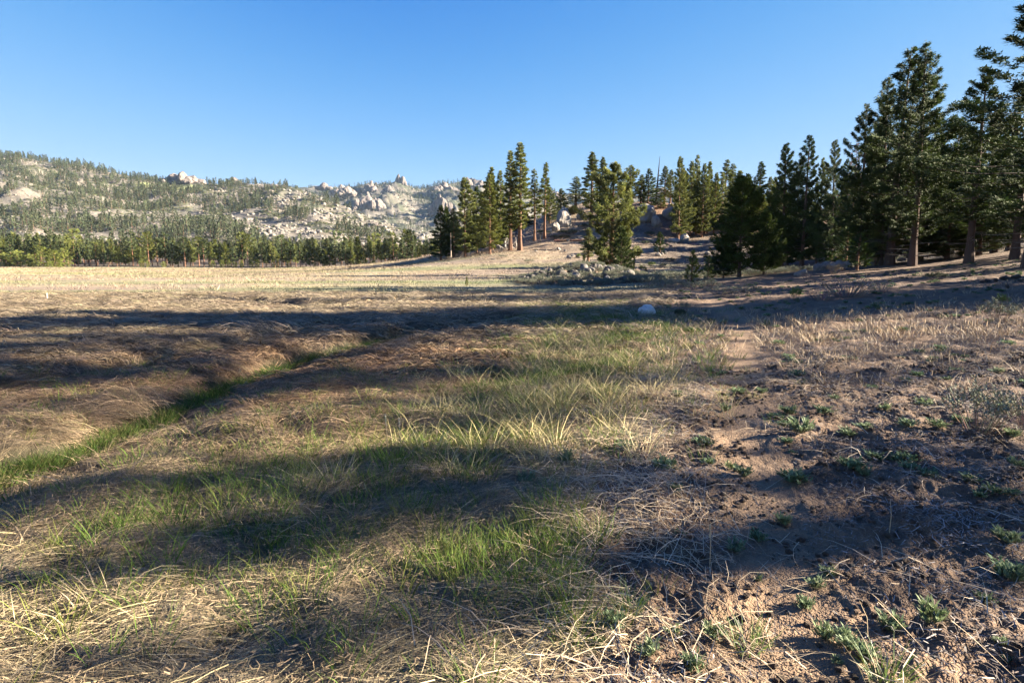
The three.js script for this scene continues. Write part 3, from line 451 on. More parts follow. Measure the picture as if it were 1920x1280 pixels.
tree(1404, 331, 146, 'midCone', 2.3, 'small pointed top left of the lone layered pine', null);
tree(1416, 333, 142, 'midCone', 2.2, 'small pointed top just left below the lone layered pine', null);
tree(1427, 304, 142, 'midTall', 2.4, 'lone layered pine top standing clear in the skyline dip', null, DK);
tree(1432, 366, 110, 'midCone', 2.6, 'olive pine in the skyline dip before the dark twin pines', null);
tree(1445, 333, 140, 'midCone', 2.2, 'left of two small bluish tops before the dark twin pines', null);
tree(1455, 333, 143, 'midCone', 2.2, 'right of two small bluish tops before the dark twin pines', null);
tree(1299, 470, 35, 'young', 0.55, 'left and taller of two young sunlit pines by the creek brush', null, LT, { name: 'young_pine' });
tree(1329, 480, 35.5, 'young', 0.5, 'right of two young pines by the creek brush', null, M.needle, { name: 'young_pine' });
tree(1212, 503, 67, 'young', 0.45, 'tiny dark pine alone on the flat right of the rock heap', null, DK, { name: 'young_pine' });
tree(1239, 436, 106, 'young', 1.5, 'young pine in the shade on the knoll flank right of the big pine', null, DK, { name: 'young_pine' });
tree(806, 481, 150, 'young', 0.7, 'bright green sapling at the left toe of the knoll', null, LT, { name: 'young_pine' });
tree(875, 519, 43, 'young', 0.16, 'tiny bright sapling alone on the open meadow', null, LT, { name: 'young_pine' });
tree(1095, 478, 88, 'young', 0.6, 'small pale sapling left of the big pine', null, LT, { name: 'young_pine' });
{
  const r = rng(77), grp = 'slender stems of the knoll grove';
  for (let i = 0; i < 20; i++) tree(1272 + r() * 88, 322 + r() * 40, 127 + r() * 22, 'midSlim', 1.3 + 0.5 * r(), 'slender pine stem inside the grove on the brown slope', grp);
  for (let i = 0; i < 16; i++) tree(838 + r() * 185, 395 + r() * 32, 140 + r() * 20, 'midCone', 1.8 + r(), 'low pine in the shade behind the knoll group', 'low pines behind the knoll group', DK);
  for (let i = 0; i < 12; i++) tree(1370 + r() * 160, 345 + r() * 40, 100 + r() * 45, 'midCone', 2 + r(), 'pine filling the slope behind the forest edge', 'pines filling the slope behind the forest edge', r() < 0.5 ? DK : M.needle);
}
// the belt along the far edge of the meadow
{
  const r = rng(78);
  for (let i = 0; i < 118; i++) { const px = -70 + i * 7.8 + r() * 7, big = r() < 0.16, d = 272 + r() * 22 - px * 0.02; tree(px, (big ? 436 : 450) + r() * 20 - (px < 140 ? 12 : 0) - (px > 620 ? 6 : 0), d, big ? 'farTall' : 'farCone', big ? 3 : 1.9 + 1.1 * r(), big ? 'tall red-trunked pine standing out of the far belt along the meadow' : 'pine at the front of the far belt along the meadow', big ? 'tall red-trunked pines of the far belt' : 'front pines of the far belt', r() < 0.4 ? M.needleShade : r() < 0.2 ? LT : M.needle); }
  const rear = [0, 1, 2, 3].map(() => []);
  for (let i = 0; i < 190; i++) { const px = -90 + i * 5 + r() * 7, d = 298 + r() * 60, [x, top] = at(px, 446 + r() * 15 - (px < 140 ? 10 : 0), d), y = G(x, d), k = i % 4, p = P.farCone[k], w = (2.0 + 1.1 * r()) / p.R, v = 0.6 + 0.6 * r(); rear[k].push([x, y, -d, r() * 6, w, (top - y) / p.H, w, [v, v, v]]); }
  rear.forEach((items, k) => scatter('far_wood', mergeGeometries([P.farCone[k].wood, P.farCone[k].crown]), M.hillTree, items, 'rear rows of the far pine belt, one dark wood behind the front pines', 'woods'));
  for (const [px, py, R] of [[8, 478, 3], [30, 474, 3.2], [52, 480, 2.6], [78, 466, 3.2], [100, 472, 3], [118, 468, 2.6], [60, 488, 2.2], [15, 490, 2], [104, 486, 2.2]]) tree(px, py, 236 + (px % 7), 'farBush', R, 'light green rounded young pine at the left end of the far belt', 'rounded young pines at the left end of the far belt', LT, { name: 'young_pine' });
  for (const [px, py] of [[264, 489], [276, 491], [306, 492], [398, 490], [415, 489], [428, 488], [440, 492], [452, 489], [470, 490], [482, 488], [512, 487], [520, 489], [540, 491], [590, 491], [608, 490], [668, 490], [686, 491], [700, 489], [735, 490], [768, 489]]) tree(px, py, 262, 'farBush', 0.9 + 0.4 * r(), 'small bright young pine at the foot of the far belt', 'small young pines at the foot of the far belt', LT, { name: 'young_pine' });
}
// woods on the mountains, a mass too far to take apart
{
  const hill = [41, 42, 43].map((s) => { const p = pine(s, { H: 10, base: 0.12, R: 2.1, nb: 22, ts: 1.3, tw: 0.34, nt: 5, per: 1.6, sides: 3, segs: 1, limbs: false, prof: s === 43 ? oval : cone, green: [0.05, 0.062, 0.027] }); return mergeGeometries([p.wood, p.crown]); });
  const keep = (px, X, d, r) => inTable(px, d) && 1.6 * fbm(X * 0.006 + 20, d * 0.005, 3) + 0.5 * brushy(X, d, 1) + smoothstep(d, 950, 1150) * 0.25 + (px < 520 ? 0.05 : -0.35) > -0.1 + 0.35 * r() ? 1 : 0;
  const make = (arr, k) => arr.map(([X, h, d, , q]) => { const s = k * (0.6 + 0.6 * q), v = 0.8 + 0.4 * ((q * 977) % 1); return [X, h - 0.3, -d, q * 700, s, s * (0.9 + 0.3 * ((q * 311) % 1)), s, [v, v, v * 1.05]]; });
  for (let k = 0; k < 3; k++) scatter('hillside_woods', hill[k], M.hillTree, make(spread(400 + k, 1500, mountain1, -330, 860, 440, 1330, keep), 1.05), 'pines scattered all over the left mountainside, too many to count', 'woods');
  for (let k = 0; k < 2; k++) scatter('hillside_woods', hill[k + 1], M.hillTree, make(spread(410 + k, 1500, mountain2, 480, 1300, 1200, 2700, (px, X, d, r) => fbm(X * 0.003 + 9, d * 0.003, 3) + smoothstep(d, 2150, 2550) * 0.35 > 0.05 + 0.3 * r() ? 1 : 0), 1.15), 'pines on the far ridge, too many to count', 'woods');
  const bush = (() => { const s = new Soup(), r = rng(5); for (let i = 0; i < 36; i++) { const a = r() * 6.28, u = r(), q = Math.sqrt(1 - u * u) * 0.9, c = [Math.cos(a) * q, u * 0.7, Math.sin(a) * q], j = () => (r() - 0.5) * 0.9; s.tri([c[0] + j(), c[1] + j() * 0.7, c[2] + j()], [c[0] + j(), c[1] + j() * 0.7, c[2] + j()], [c[0] + j(), c[1] + j() * 0.7, c[2] + j()], [0.085 * (0.7 + 0.6 * r()), 0.10 * (0.8 + 0.4 * r()), 0.05]); } return s.geo(); })();
  scatter('hillside_brush', bush, M.hillTree, spread(420, 10000, mountain1, -330, 900, 430, 1300, (px, X, d, r) => inTable(px, d) && brushy(X, d, 1) > -0.25 + 0.4 * r() ? 1 : 0).map(([X, h, d, , q]) => { const s = 1.2 + 2.4 * q * q; return [X, h, -d, q * 500, s, s * 0.7, s, [0.9 + q * 0.4, 0.9 + q * 0.35, 1]]; }), 'low dark brush over the left mountainside', 'brush');
  scatter('hillside_brush', bush, M.hillTree, spread(421, 5000, mountain2, 540, 1300, 1200, 2600, () => 1).map(([X, h, d, , q]) => { const s = 2 + 4 * q * q; return [X, h, -d, q * 500, s, s * 0.6, s]; }), 'low dark brush over the far ridge', 'brush');
}
// ------------------------------------------------------------------ where a line of sight meets the ground
function hit(px, py) { const [a, b] = ray(px, py); let d = 1.2; for (let i = 0; i < 600; i++) { const y = EYE + b * d, g = G(a * d, d); if (y <= g + 0.003) return [a * d, g, d]; d += Math.max(0.02, Math.min(d * 0.02, (y - g) * 0.7)); if (d > 330) break; } return [a * 330, G(a * 330, 330), 330]; }
function slopeQ(x, d, yaw, lean = 1) { const e = 0.12, nx = (G(x - e, d) - G(x + e, d)) / (2 * e) * lean, nd = (G(x, d - e) - G(x, d + e)) / (2 * e) * lean; const n = new THREE.Vector3(nx, 1, -nd).normalize(); return new THREE.Quaternion().setFromUnitVectors(UPV, n).multiply(new THREE.Quaternion().setFromAxisAngle(UPV, yaw)); }
const sizeAt = (px, d) => px / FPX * d;

// ------------------------------------------------------------------ boulders and stones
function stone(name, label, px, pyBase, wpx, hpx, d, o = {}) {
  let x, y; if (d) { [x] = at(px, pyBase, d); y = G(x, d); } else { [x, y, d] = hit(px, pyBase); }
  const w = sizeAt(wpx, d) / 2, h = sizeAt(hpx, d), g = (o.set ?? boulders)[(o.k ?? Math.round(px)) % (o.set ?? boulders).length];
  const m = put(name, g, M.rock); m.position.set(x, y + h * 0.32, -d); m.rotation.set(o.rx ?? 0, o.turn ?? px, o.rz ?? 0); m.scale.set(w * 1.05, h * 0.95, w * (o.deep ?? 0.9)); return tag(m, label, o.category ?? 'boulder', o.group);
}
const whiteRock = rockGeo(190, 3, [1, 0.8, 0.9], [0.8, 0.79, 0.77], 22, 0.09), darkRock = rockGeo(191, 2, [1, 0.6, 0.9], [0.10, 0.08, 0.07]);
stone('boulder', 'small bright white rock lying alone beside the grass, near the foot of the trail', 1211, 591, 35, 19, 0, { set: [whiteRock], k: 0, turn: 0.4, category: 'rock' });
stone('boulder', 'tall leaning grey boulder on the knoll between the long-trunked pine and the big pine', 1057, 424, 33, 36, 136, { k: 1, rz: -0.25 });
stone('boulder', 'low pale boulder at the left foot of the tall leaning one', 1041, 430, 20, 15, 132, { k: 2 });
stone('boulder', 'white-topped boulder on the skyline left of the big pine', 1090, 404, 15, 11, 142, { k: 3 });
stone('boulder', 'long pale slab boulder on the knoll right of the big pine', 1211, 412, 44, 30, 143, { k: 4, rz: 0.3 });
stone('boulder', 'rounded end of the pale slab outcrop, lowest boulder of it', 1230, 420, 26, 20, 139, { k: 5 });
stone('boulder', 'dark cleft boulder right of the pale slab on the knoll', 1255, 404, 30, 21, 146, { k: 0, rz: -0.4 });
stone('boulder', 'small round boulder right at the crest under the open pines', 1258, 382, 15, 9, 153, { k: 2 });
stone('boulder', 'grey boulder by the bare stems at the front of the grove', 1283, 458, 20, 14, 122, { k: 1 });
stone('boulder', 'flat grey boulder below the grove, in the shade of the knoll flank', 1262, 452, 24, 8, 118, { k: 3 });
stone('boulder', 'dark rounded boulder at the foot of the leftmost conical pine', 841, 481, 9, 8, 138, { k: 4 });
[[1536, 507, 22, 13], [1552, 505, 26, 16], [1570, 506, 28, 17], [1588, 501, 18, 12], [1546, 496, 24, 13], [1562, 493, 20, 11], [1507, 514, 18, 10], [1496, 517, 14, 8], [1650, 493, 22, 8], [1693, 489, 16, 6], [1634, 498, 14, 7], [1722, 484, 18, 7]].forEach(([a, b, w, h], i) => stone('boulder', 'pale lichen-grey boulder among the trunks at the right forest edge', a, b, w, h, 0, { k: i, group: 'boulders at the right forest edge' }));
[[1852, 528, 12, 6], [1868, 527, 11, 6], [1884, 523, 16, 7], [1906, 522, 18, 8], [1914, 527, 12, 7], [1833, 516, 10, 4], [1820, 518, 8, 4], [1890, 540, 10, 7], [1842, 529, 9, 4], [1700, 522, 6, 3]].forEach(([a, b, w, h], i) => stone('dark_clod', 'small dark lump on the bare slope at the right, below the forest', a, b, w, h, 0, { set: [darkRock], k: 0, turn: i, category: 'clod', group: 'dark lumps on the bare right slope' }));
{
  const r = rng(61), grp = 'rocks of the long heap', set = [...boulders.slice(0, 3), rockGeo(151, 2, [1, 0.75, 0.8], [0.36, 0.25, 0.17]), rockGeo(152, 2, [1, 0.7, 0.8], [0.27, 0.23, 0.20])].map((g) => g), small = [161, 162, 163, 164].map((s, i) => rockGeo(s, 2, [1, 0.72, 0.85], [[0.17, 0.148, 0.125], [0.17, 0.12, 0.085], [0.125, 0.108, 0.095], [0.22, 0.195, 0.17]][i]));
  for (let i = 0; i < 260; i++) {
    const a = r() * 6.283, q = Math.sqrt(r()), x = 5.9 + Math.cos(a) * q * 5.3, d = 50 + Math.sin(a) * q * 8.6, s = (0.18 + 0.36 * r() * r()) * (q > 0.8 ? 0.8 : 1), m = put('heap_rock', small[i % 4], M.rock);
    m.position.set(x, G(x, d) + s * 0.25, -d); m.rotation.set(r() * 6, r() * 6, r() * 6); m.scale.setScalar(s); tag(m, 'angular grey-brown rock in the long heap in front of the big bushy pine', 'rock', grp);
  }
}
scatter('heap_rubble', rockGeo(165, 1, [1, 0.7, 0.85], [0.16, 0.135, 0.112]), M.rock, (() => { const r = rng(66), out = []; for (let i = 0; i < 1100; i++) { const a = r() * 6.283, q = Math.sqrt(r()), x = 5.9 + Math.cos(a) * q * 5.8, d = 50 + Math.sin(a) * q * 9.4, s = 0.07 + 0.13 * r() * r(), v = 0.6 + 0.7 * r(); out.push([x, G(x, d) + s * 0.3, -d, r() * 6, s * (0.8 + 0.6 * r()), s, s, [v, v * 0.96, v * 0.92]]); } return out; })(), 'smaller broken stones filling the long rock heap', 'rubble');
// rubble over the knoll, countless
scatter('rubble', paleBoulders[0], M.rock, (() => { const r = rng(62), out = []; while (out.length < 330) { const px = 930 + r() * 420, d = 98 + r() * 60, x = (px - 960) / FPX * d, q = fbm(x * 0.07, d * 0.09, 3) + (d - 125) * 0.006; if (q < 0.05 + 0.4 * r()) continue; const s = 0.1 + 0.5 * r() ** 4; out.push([x, G(x, d) + s * 0.2, -d, r() * 6, s, s, s]); } return out; })(), 'grey rubble strewn over the knoll', 'rubble');

// ------------------------------------------------------------------ dead wood
function log(label, p0, p1, d0, d1, r0, r1, o = {}) {
  const a = at(p0[0], p0[1], d0), b = at(p1[0], p1[1], d1), s = new Soup(), n = 8, r = rng(Math.round(p0[0]));
  const P0 = [a[0], d0], P1 = [b[0], d1], g = base(o.name ?? 'fallen_log', P0[0], G(...P0), d0), y0 = G(...P0), pts = [];
  for (let i = 0; i <= n; i++) { const t = i / n, x = lerp(P0[0], P1[0], t), d = lerp(d0, d1, t); pts.push([x - P0[0] + (r() - 0.5) * 0.1, G(x, d) - y0 + lerp(r0, r1, t) * 0.7, -(d - d0) + (r() - 0.5) * 0.1]); }
  for (let i = 0; i < n; i++) s.limb(pts[i], pts[i + 1], lerp(r0, r1, i / n), lerp(r0, r1, (i + 1) / n), 8, (o.col ?? [0.20, 0.15, 0.12]).map((c) => c * (0.8 + 0.4 * r())));
  put('trunk', s.geo(), M.wood, g);
  for (let k = 0; k < (o.br ?? 4); k++) { const q = new Soup(), i = 1 + Math.floor(r() * (n - 1)), p = pts[i], L = 0.4 + 1.1 * r(), e = [p[0] + (r() - 0.5) * L, p[1] + L * 0.8 * r() + 0.1, p[2] + (r() - 0.5) * L]; q.limb(p, e, r1 * 0.4, r1 * 0.15, 4, DEAD); put('branch', q.geo(), M.wood, g); }
  return tag(g, label, o.category ?? 'log');
}
log('long dark fallen trunk running down the flat from the big pine towards the creek brush', [1186, 490], [1290, 520], 86, 60, 0.32, 0.16, { br: 7 });
log('red-brown fallen log lying across the top of the bare knoll flank', [1040, 456], [1126, 458], 121, 119, 0.22, 0.15, { col: [0.24, 0.12, 0.07] });
log('short dark log on the grass under the tallest knoll pine', [1000, 468], [1036, 467], 114, 113, 0.14, 0.1, { br: 1 });
log('grey log lying down the shaded knoll flank right of the big pine', [1196, 440], [1262, 452], 122, 112, 0.2, 0.1);
log('dark log across the shaded flat in front of the grove slope', [1278, 478], [1340, 486], 104, 98, 0.2, 0.12);
log('thin dark log left of the young pines, below the shaded flank', [1262, 492], [1330, 503], 92, 86, 0.15, 0.08);
log('thin dark log high on the grove slope', [1290, 462], [1345, 470], 116, 112, 0.16, 0.1, { br: 2 });
log('straight pale trunk lying behind the trunks of the right forest edge', [1700, 476], [1790, 480], 52, 50, 0.16, 0.1, { br: 2, col: [0.22, 0.17, 0.14] });
{
  const snag = (name, label, px, py, d, r0, lean, col, cat) => { const [x, top] = at(px, py, d), y = G(x, d), H = top - y, g = base(name, x - lean * H, y, d), s = new Soup(); s.limb([0, -0.3, 0], [lean * H * 0.5, H * 0.5, 0], r0, r0 * 0.7, 8, col); s.limb([lean * H * 0.5, H * 0.5, 0], [lean * H, H, 0], r0 * 0.7, r0 * 0.15, 8, col.map((c) => c * 0.8)); put('trunk', s.geo(), M.wood, g); const b = new Soup(); for (let k = 0; k < 3; k++) { const t = 0.3 + 0.2 * k; b.limb([lean * H * t, H * t, 0], [lean * H * t + (k - 1) * 0.3, H * t + 0.2, 0.2], r0 * 0.3, 0.02, 4, col); } put('branch_stub', b.geo(), M.wood, g); return tag(g, label, cat); };
  snag('dead_tree', 'bare dark dead pole standing straight up against the sky on the knoll crest', 1237.5, 293, 155, 0.28, 0.06, [0.05, 0.04, 0.038], 'dead tree');
  snag('tree_stump', 'pale broken stump under the long-trunked pine on the knoll', 1013, 440, 122, 0.2, -0.03, [0.42, 0.31, 0.19], 'stump');
  snag('tree_stump', 'dark stump beside the big pine, right of its trunk', 1190, 474, 84, 0.22, 0.02, [0.12, 0.08, 0.06], 'stump');
  snag('dead_tree', 'pale dead stem in the shadow between the leftmost conical pine and the broad one', 845, 436, 133, 0.14, 0, [0.40, 0.32, 0.24], 'dead tree');
  // stakes in the meadow
  for (const [px, b, t, lean, w, label, cat] of [[88, 563, 550, 0.02, 0.028, 'short weathered white stake standing in the far meadow at the left', 'stake'], [404.5, 543, 535, 0.9, 0.03, 'thin white stick leaning in the middle of the far meadow', 'stick']]) { const [x, y, d] = hit(px, b), H = sizeAt(b - t, d), g = base('marker_stake', x, y, d), s = new Soup(); s.limb([0, -0.1, 0], [lean * H, H, 0], w, w * 0.7, 6, [0.5, 0.47, 0.42]); put('post', s.geo(), M.wood, g); const c = new Soup(); c.limb([lean * H, H, 0], [lean * H * 1.08, H * 1.08, 0], w * 0.72, w * 0.1, 6, [0.66, 0.63, 0.58]); put('cap', c.geo(), M.wood, g); tag(g, label, cat); }
  // pale tangle of dead limbs beneath the tall pair
  const [x, , ] = at(958, 445, 119), g = base('dead_branches', x, G(x, 119), 119), r = rng(63); for (let k = 0; k < 14; k++) { const s = new Soup(), a = (r() - 0.5) * 5, h = r() * 1.6; s.limb([a, 0, r() * 2], [a + (r() - 0.5) * 3, h + 0.6, r() * 2], 0.07, 0.05, 4, [0.42, 0.37, 0.32]); s.limb([a, h * 0.4, r()], [a + 1.5 * (r() - 0.5), h * 0.9, r()], 0.05, 0.02, 4, [0.42, 0.37, 0.32]); put('branch', s.geo(), M.wood, g); } tag(g, 'tangle of bleached dead limbs under the tall pair of knoll pines', 'dead branches');
}

// ------------------------------------------------------------------ shrubs
function shrubGeo(seed, { stems, spreadA, leaf, leafN, ls, stemCol, w = 0.006, flat = 0 }) {   // unit: 1 m tall, about 1 m radius
  const r = rng(seed), st = new Soup(), fo = new Soup();
  for (let i = 0; i < stems; i++) {
    const az = r() * 6.283, out = spreadA * Math.sqrt(r()), L = (0.65 + 0.45 * r()) * (1 - 0.35 * (out / spreadA) ** 2), c = stemCol.map((q) => q * (0.7 + 0.6 * r()));
    const p0 = [Math.cos(az) * out * 0.35, -0.03, Math.sin(az) * out * 0.35], p1 = [Math.cos(az) * out * 0.7, L * 0.55, Math.sin(az) * out * 0.7], p2 = [Math.cos(az) * out + (r() - 0.5) * 0.2, L * (1 - flat * 0.3), Math.sin(az) * out + (r() - 0.5) * 0.2];
    st.limb(p0, p1, w * 1.3, w, 3, c); st.limb(p1, p2, w, w * 0.4, 3, c);
    for (let k = 0; k < 3; k++) { const t = r(), q = [lerp(p1[0], p2[0], t), lerp(p1[1], p2[1], t), lerp(p1[2], p2[2], t)], e = [q[0] + (r() - 0.5) * 0.3, q[1] + 0.2 * r(), q[2] + (r() - 0.5) * 0.3]; st.limb(q, e, w * 0.6, w * 0.25, 3, c); }
    for (let k = 0; k < leafN; k++) {
      const t = 0.25 + 0.8 * r(), q = [lerp(p1[0], p2[0], t) + (r() - 0.5) * 0.22, lerp(p1[1], p2[1], t) + (r() - 0.4) * 0.16, lerp(p1[2], p2[2], t) + (r() - 0.5) * 0.22], v = 0.6 + 0.8 * r(), a = r() * 6.283, u = 0.3 + r();
      const e = [Math.cos(a) * ls, u * ls, Math.sin(a) * ls], sd = [-Math.sin(a) * ls * 0.3, 0.1 * ls, Math.cos(a) * ls * 0.3];
      fo.tri([q[0] + sd[0], q[1], q[2] + sd[2]], [q[0] - sd[0], q[1], q[2] - sd[2]], [q[0] + e[0], q[1] + e[1], q[2] + e[2]], leaf.map((z) => z * v));
    }
  }
  return [st.geo(), fo.geo()];
}
const SH = {
  sage: [0, 1, 2].map((i) => shrubGeo(500 + i, { stems: 46, spreadA: 0.95, leaf: [0.19, 0.20, 0.13], leafN: 26, ls: 0.07, stemCol: [0.22, 0.17, 0.13] })),
  twig: [0, 1, 2].map((i) => shrubGeo(510 + i, { stems: 110, spreadA: 1.0, leaf: [0.26, 0.20, 0.15], leafN: 5, ls: 0.06, stemCol: [0.25, 0.19, 0.165], w: 0.005 })),
  green: [0, 1].map((i) => shrubGeo(520 + i, { stems: 44, spreadA: 0.95, leaf: [0.15, 0.20, 0.035], leafN: 34, ls: 0.085, stemCol: [0.16, 0.13, 0.08] })),
  dark: [0, 1].map((i) => shrubGeo(530 + i, { stems: 60, spreadA: 1.15, leaf: [0.045, 0.06, 0.025], leafN: 26, ls: 0.09, stemCol: [0.10, 0.075, 0.06], flat: 0.6 })),
  straw: [0, 1].map((i) => shrubGeo(540 + i, { stems: 70, spreadA: 0.95, leaf: [0.34, 0.27, 0.15], leafN: 16, ls: 0.07, stemCol: [0.36, 0.28, 0.18] })),
};
const SHLABEL = { sage: 'grey-green', twig: 'bare twiggy', green: 'bright green', dark: 'dark', straw: 'straw-coloured' };
function shrub(kind, px, py, wpx, hpx, label, group, d) {
  let x, y; if (d) { [x] = at(px, py, d); y = G(x, d); } else[x, y, d] = hit(px, py);
  const p = SH[kind][Math.round(px) % SH[kind].length], g = base('shrub', x, y, d, px * 0.7); put('stems', p[0], M.wood, g); put('foliage', p[1], M.shrub, g); const w = sizeAt(wpx, d) / 2; g.scale.set(w, sizeAt(hpx, d), w); return tag(g, label, 'shrub', group);
}
shrub('sage', 1838, 806, 140, 92, 'large open grey-green bush at the right, the biggest shrub on the near slope');
shrub('twig', 1925, 800, 90, 62, 'low brownish bush cut by the right edge, beside the large open grey-green bush');
shrub('sage', 1870, 604, 76, 44, 'pale grey-green bush high on the right slope, under a bright green tuft');
shrub('green', 1879, 572, 28, 20, 'bright yellow-green tuft on top of the pale bush on the right slope');
shrub('twig', 1590, 554, 120, 34, 'wide bare lilac-brown bush on the slope below the forest');
shrub('twig', 1538, 562, 70, 24, 'bare brown bush at the left end of the wide lilac-brown one');
shrub('twig', 1648, 548, 60, 26, 'bare brown bush at the right end of the wide lilac-brown one');
shrub('green', 1492, 563, 24, 26, 'small olive bush by the trail, left of the bare brown bushes');
shrub('dark', 1753, 524, 42, 16, 'flat dark evergreen bush alone on the bare slope below the tall forest pines');
shrub('twig', 1191, 577, 30, 20, 'reddish dry bush behind the white rock');
shrub('sage', 1279, 586, 34, 24, 'grey bush right of the white rock');
shrub('dark', 1276, 594, 22, 18, 'small dark bush against the foot of the grey bush near the white rock');
shrub('sage', 1350, 552, 70, 16, 'low grey bush on the rim of the slope above the creek, beneath the broad pine');
shrub('sage', 1400, 549, 60, 16, 'low grey bush on the rim of the slope, right below the broad pine trunk');
shrub('straw', 1565, 512, 34, 18, 'yellowish bush in front of the pale boulders at the forest edge');
shrub('twig', 1512, 524, 30, 14, 'small brown bush left of the yellowish bush at the forest edge');
shrub('straw', 1640, 497, 36, 18, 'pale dry bush between the trunks right of the pale boulders');
shrub('straw', 1716, 490, 34, 14, 'pale dry bush at the foot of the tallest forest pine');
shrub('straw', 1785, 484, 46, 16, 'wide pale dry bush under the gap right of the tallest pine');
shrub('straw', 1815, 478, 40, 16, 'pale dry bush by the straight trunk near the right edge');
shrub('sage', 1880, 468, 40, 12, 'grey bush at the top of the bare slope near the right edge');
[[1215, 534, 50], [1246, 538, 54], [1272, 541, 50], [1302, 543, 44], [1228, 528, 44], [1262, 532, 50], [1332, 541, 44], [1195, 530, 40], [1318, 535, 40], [1288, 529, 44]].forEach(([a, b, w]) => shrub('sage', a, b, w, 17, 'grey brush in the shaded creek hollow between the rock heap and the young pines', 'creek brush'));
[[1222, 482, 15, 11], [1205, 491, 17, 10], [1085, 466, 12, 8], [1237, 452, 14, 8], [1218, 435, 18, 10], [1210, 452, 16, 9], [1244, 478, 12, 7], [1257, 470, 20, 8]].forEach(([a, b, w, h], i) => shrub(i < 3 ? 'green' : 'dark', a, b, w, h, i < 3 ? 'bright green rounded bush on the knoll flank' : 'dark low bush in the shade right of the big pine on the knoll', i < 3 ? 'bright bushes of the knoll' : 'dark bushes of the knoll', 84 + (491 - b) * 0.75));
[[942, 484, 22, 7], [992, 493, 22, 8], [1050, 497, 16, 6], [955, 490, 10, 4], [905, 499, 10, 4]].forEach(([a, b, w, h]) => shrub('sage', a, b, w, h, 'small grey-olive bush on the smooth sunny flank of the knoll', 'bushes on the sunny knoll flank'));
[[1018, 434, 24, 9], [1075, 440, 60, 10], [1050, 447, 40, 8], [1100, 428, 30, 10], [1125, 410, 24, 10], [1192, 408, 26, 14], [1175, 440, 24, 10]].forEach(([a, b, w, h]) => shrub('dark', a, b, w, h, 'dark green spreading bush around the boulders of the knoll', 'dark bushes around the knoll boulders', 112 + (470 - b) * 0.5));
[[169, 508, 22, 8, 'wide tan bush standing alone at the far side of the meadow, left'], [656, 504, 11, 6, 'right of the two reddish bushes close together far out on the meadow'], [644, 504, 7, 5, 'left of the two reddish bushes close together far out on the meadow'], [604, 504, 7, 5, 'single reddish bush far out on the meadow, left of the pair'], [538, 502, 5, 4, 'tiny tan bush at the far edge of the meadow'], [750, 505, 5, 4, 'tiny dark bush where the meadow meets the knoll'], [502, 496, 10, 6, 'reddish bush at the foot of the far belt']].forEach(([a, b, w, h, l]) => shrub('straw', a, b, w, h, l));
// brush between the heap's rocks and in the hollow, a mass
scatter('grey_brush', mergeGeometries([SH.sage[0][0], SH.sage[0][1]]), M.shrub, (() => { const r = rng(64), out = []; for (let i = 0; i < 330; i++) { const a = r() * 6.283, q = Math.sqrt(r()), x = 5.9 + Math.cos(a) * q * 6, d = 50 + Math.sin(a) * q * 10; const s = 0.22 + 0.28 * r(); out.push([x, G(x, d), -d, r() * 6, s, s * 0.9, s]); } for (let i = 0; i < 130; i++) { const x = 13 + r() * 11, d = 48 + r() * 14, s = 0.4 + 0.4 * r(); out.push([x, G(x, d), -d, r() * 6, s, s * 0.9, s]); } for (let i = 0; i < 170; i++) { const x = 20 + r() * 34, d = 44 + r() * 26; if (G(x, d) < 0.4) continue; const s = 0.25 + 0.5 * r(); out.push([x, G(x, d), -d, r() * 6, s, s * 0.8, s]); } return out; })(), 'grey low brush between the heap rocks, in the creek hollow and under the forest edge', 'brush');

// ------------------------------------------------------------------ grass
const V = (a, b, t) => a + (b - a) * t;
function matClump(seed, n, len, w, rise, R) {   // dry blades combed along +x
  const r = rng(seed), s = new Soup();
  for (let i = 0; i < n; i++) {
    const x0 = (r() - 0.5) * 2 * R, z0 = (r() - 0.5) * 2 * R, a = (r() - 0.5) * 0.9 + (r() < 0.12 ? (r() - 0.5) * 3 : 0), L = len * (0.55 + 0.75 * r()), h = rise * (0.25 + r()), y0 = r() * rise * 0.5 - 0.015, pts = [], k = (r() - 0.5) * 0.45, v = 0.3 + 1.0 * r(), c = [v, v * (0.96 + 0.06 * r()), v * (0.88 + 0.16 * r())];
    for (let j = 0; j <= 4; j++) { const t = j / 4, b = a + k * t; pts.push([x0 + Math.cos(b) * L * t - L * 0.5, y0 + h * 3.2 * t * (1 - t) + (r() - 0.5) * 0.006, z0 + Math.sin(b) * L * t]); }
    s.blade(pts, w * (0.4 + 1.3 * r() * r()), [-Math.sin(a) * 0.8, 0.6 * (r() - 0.5) * 2, Math.cos(a) * 0.8], c);
  }
  return s.geo();
}
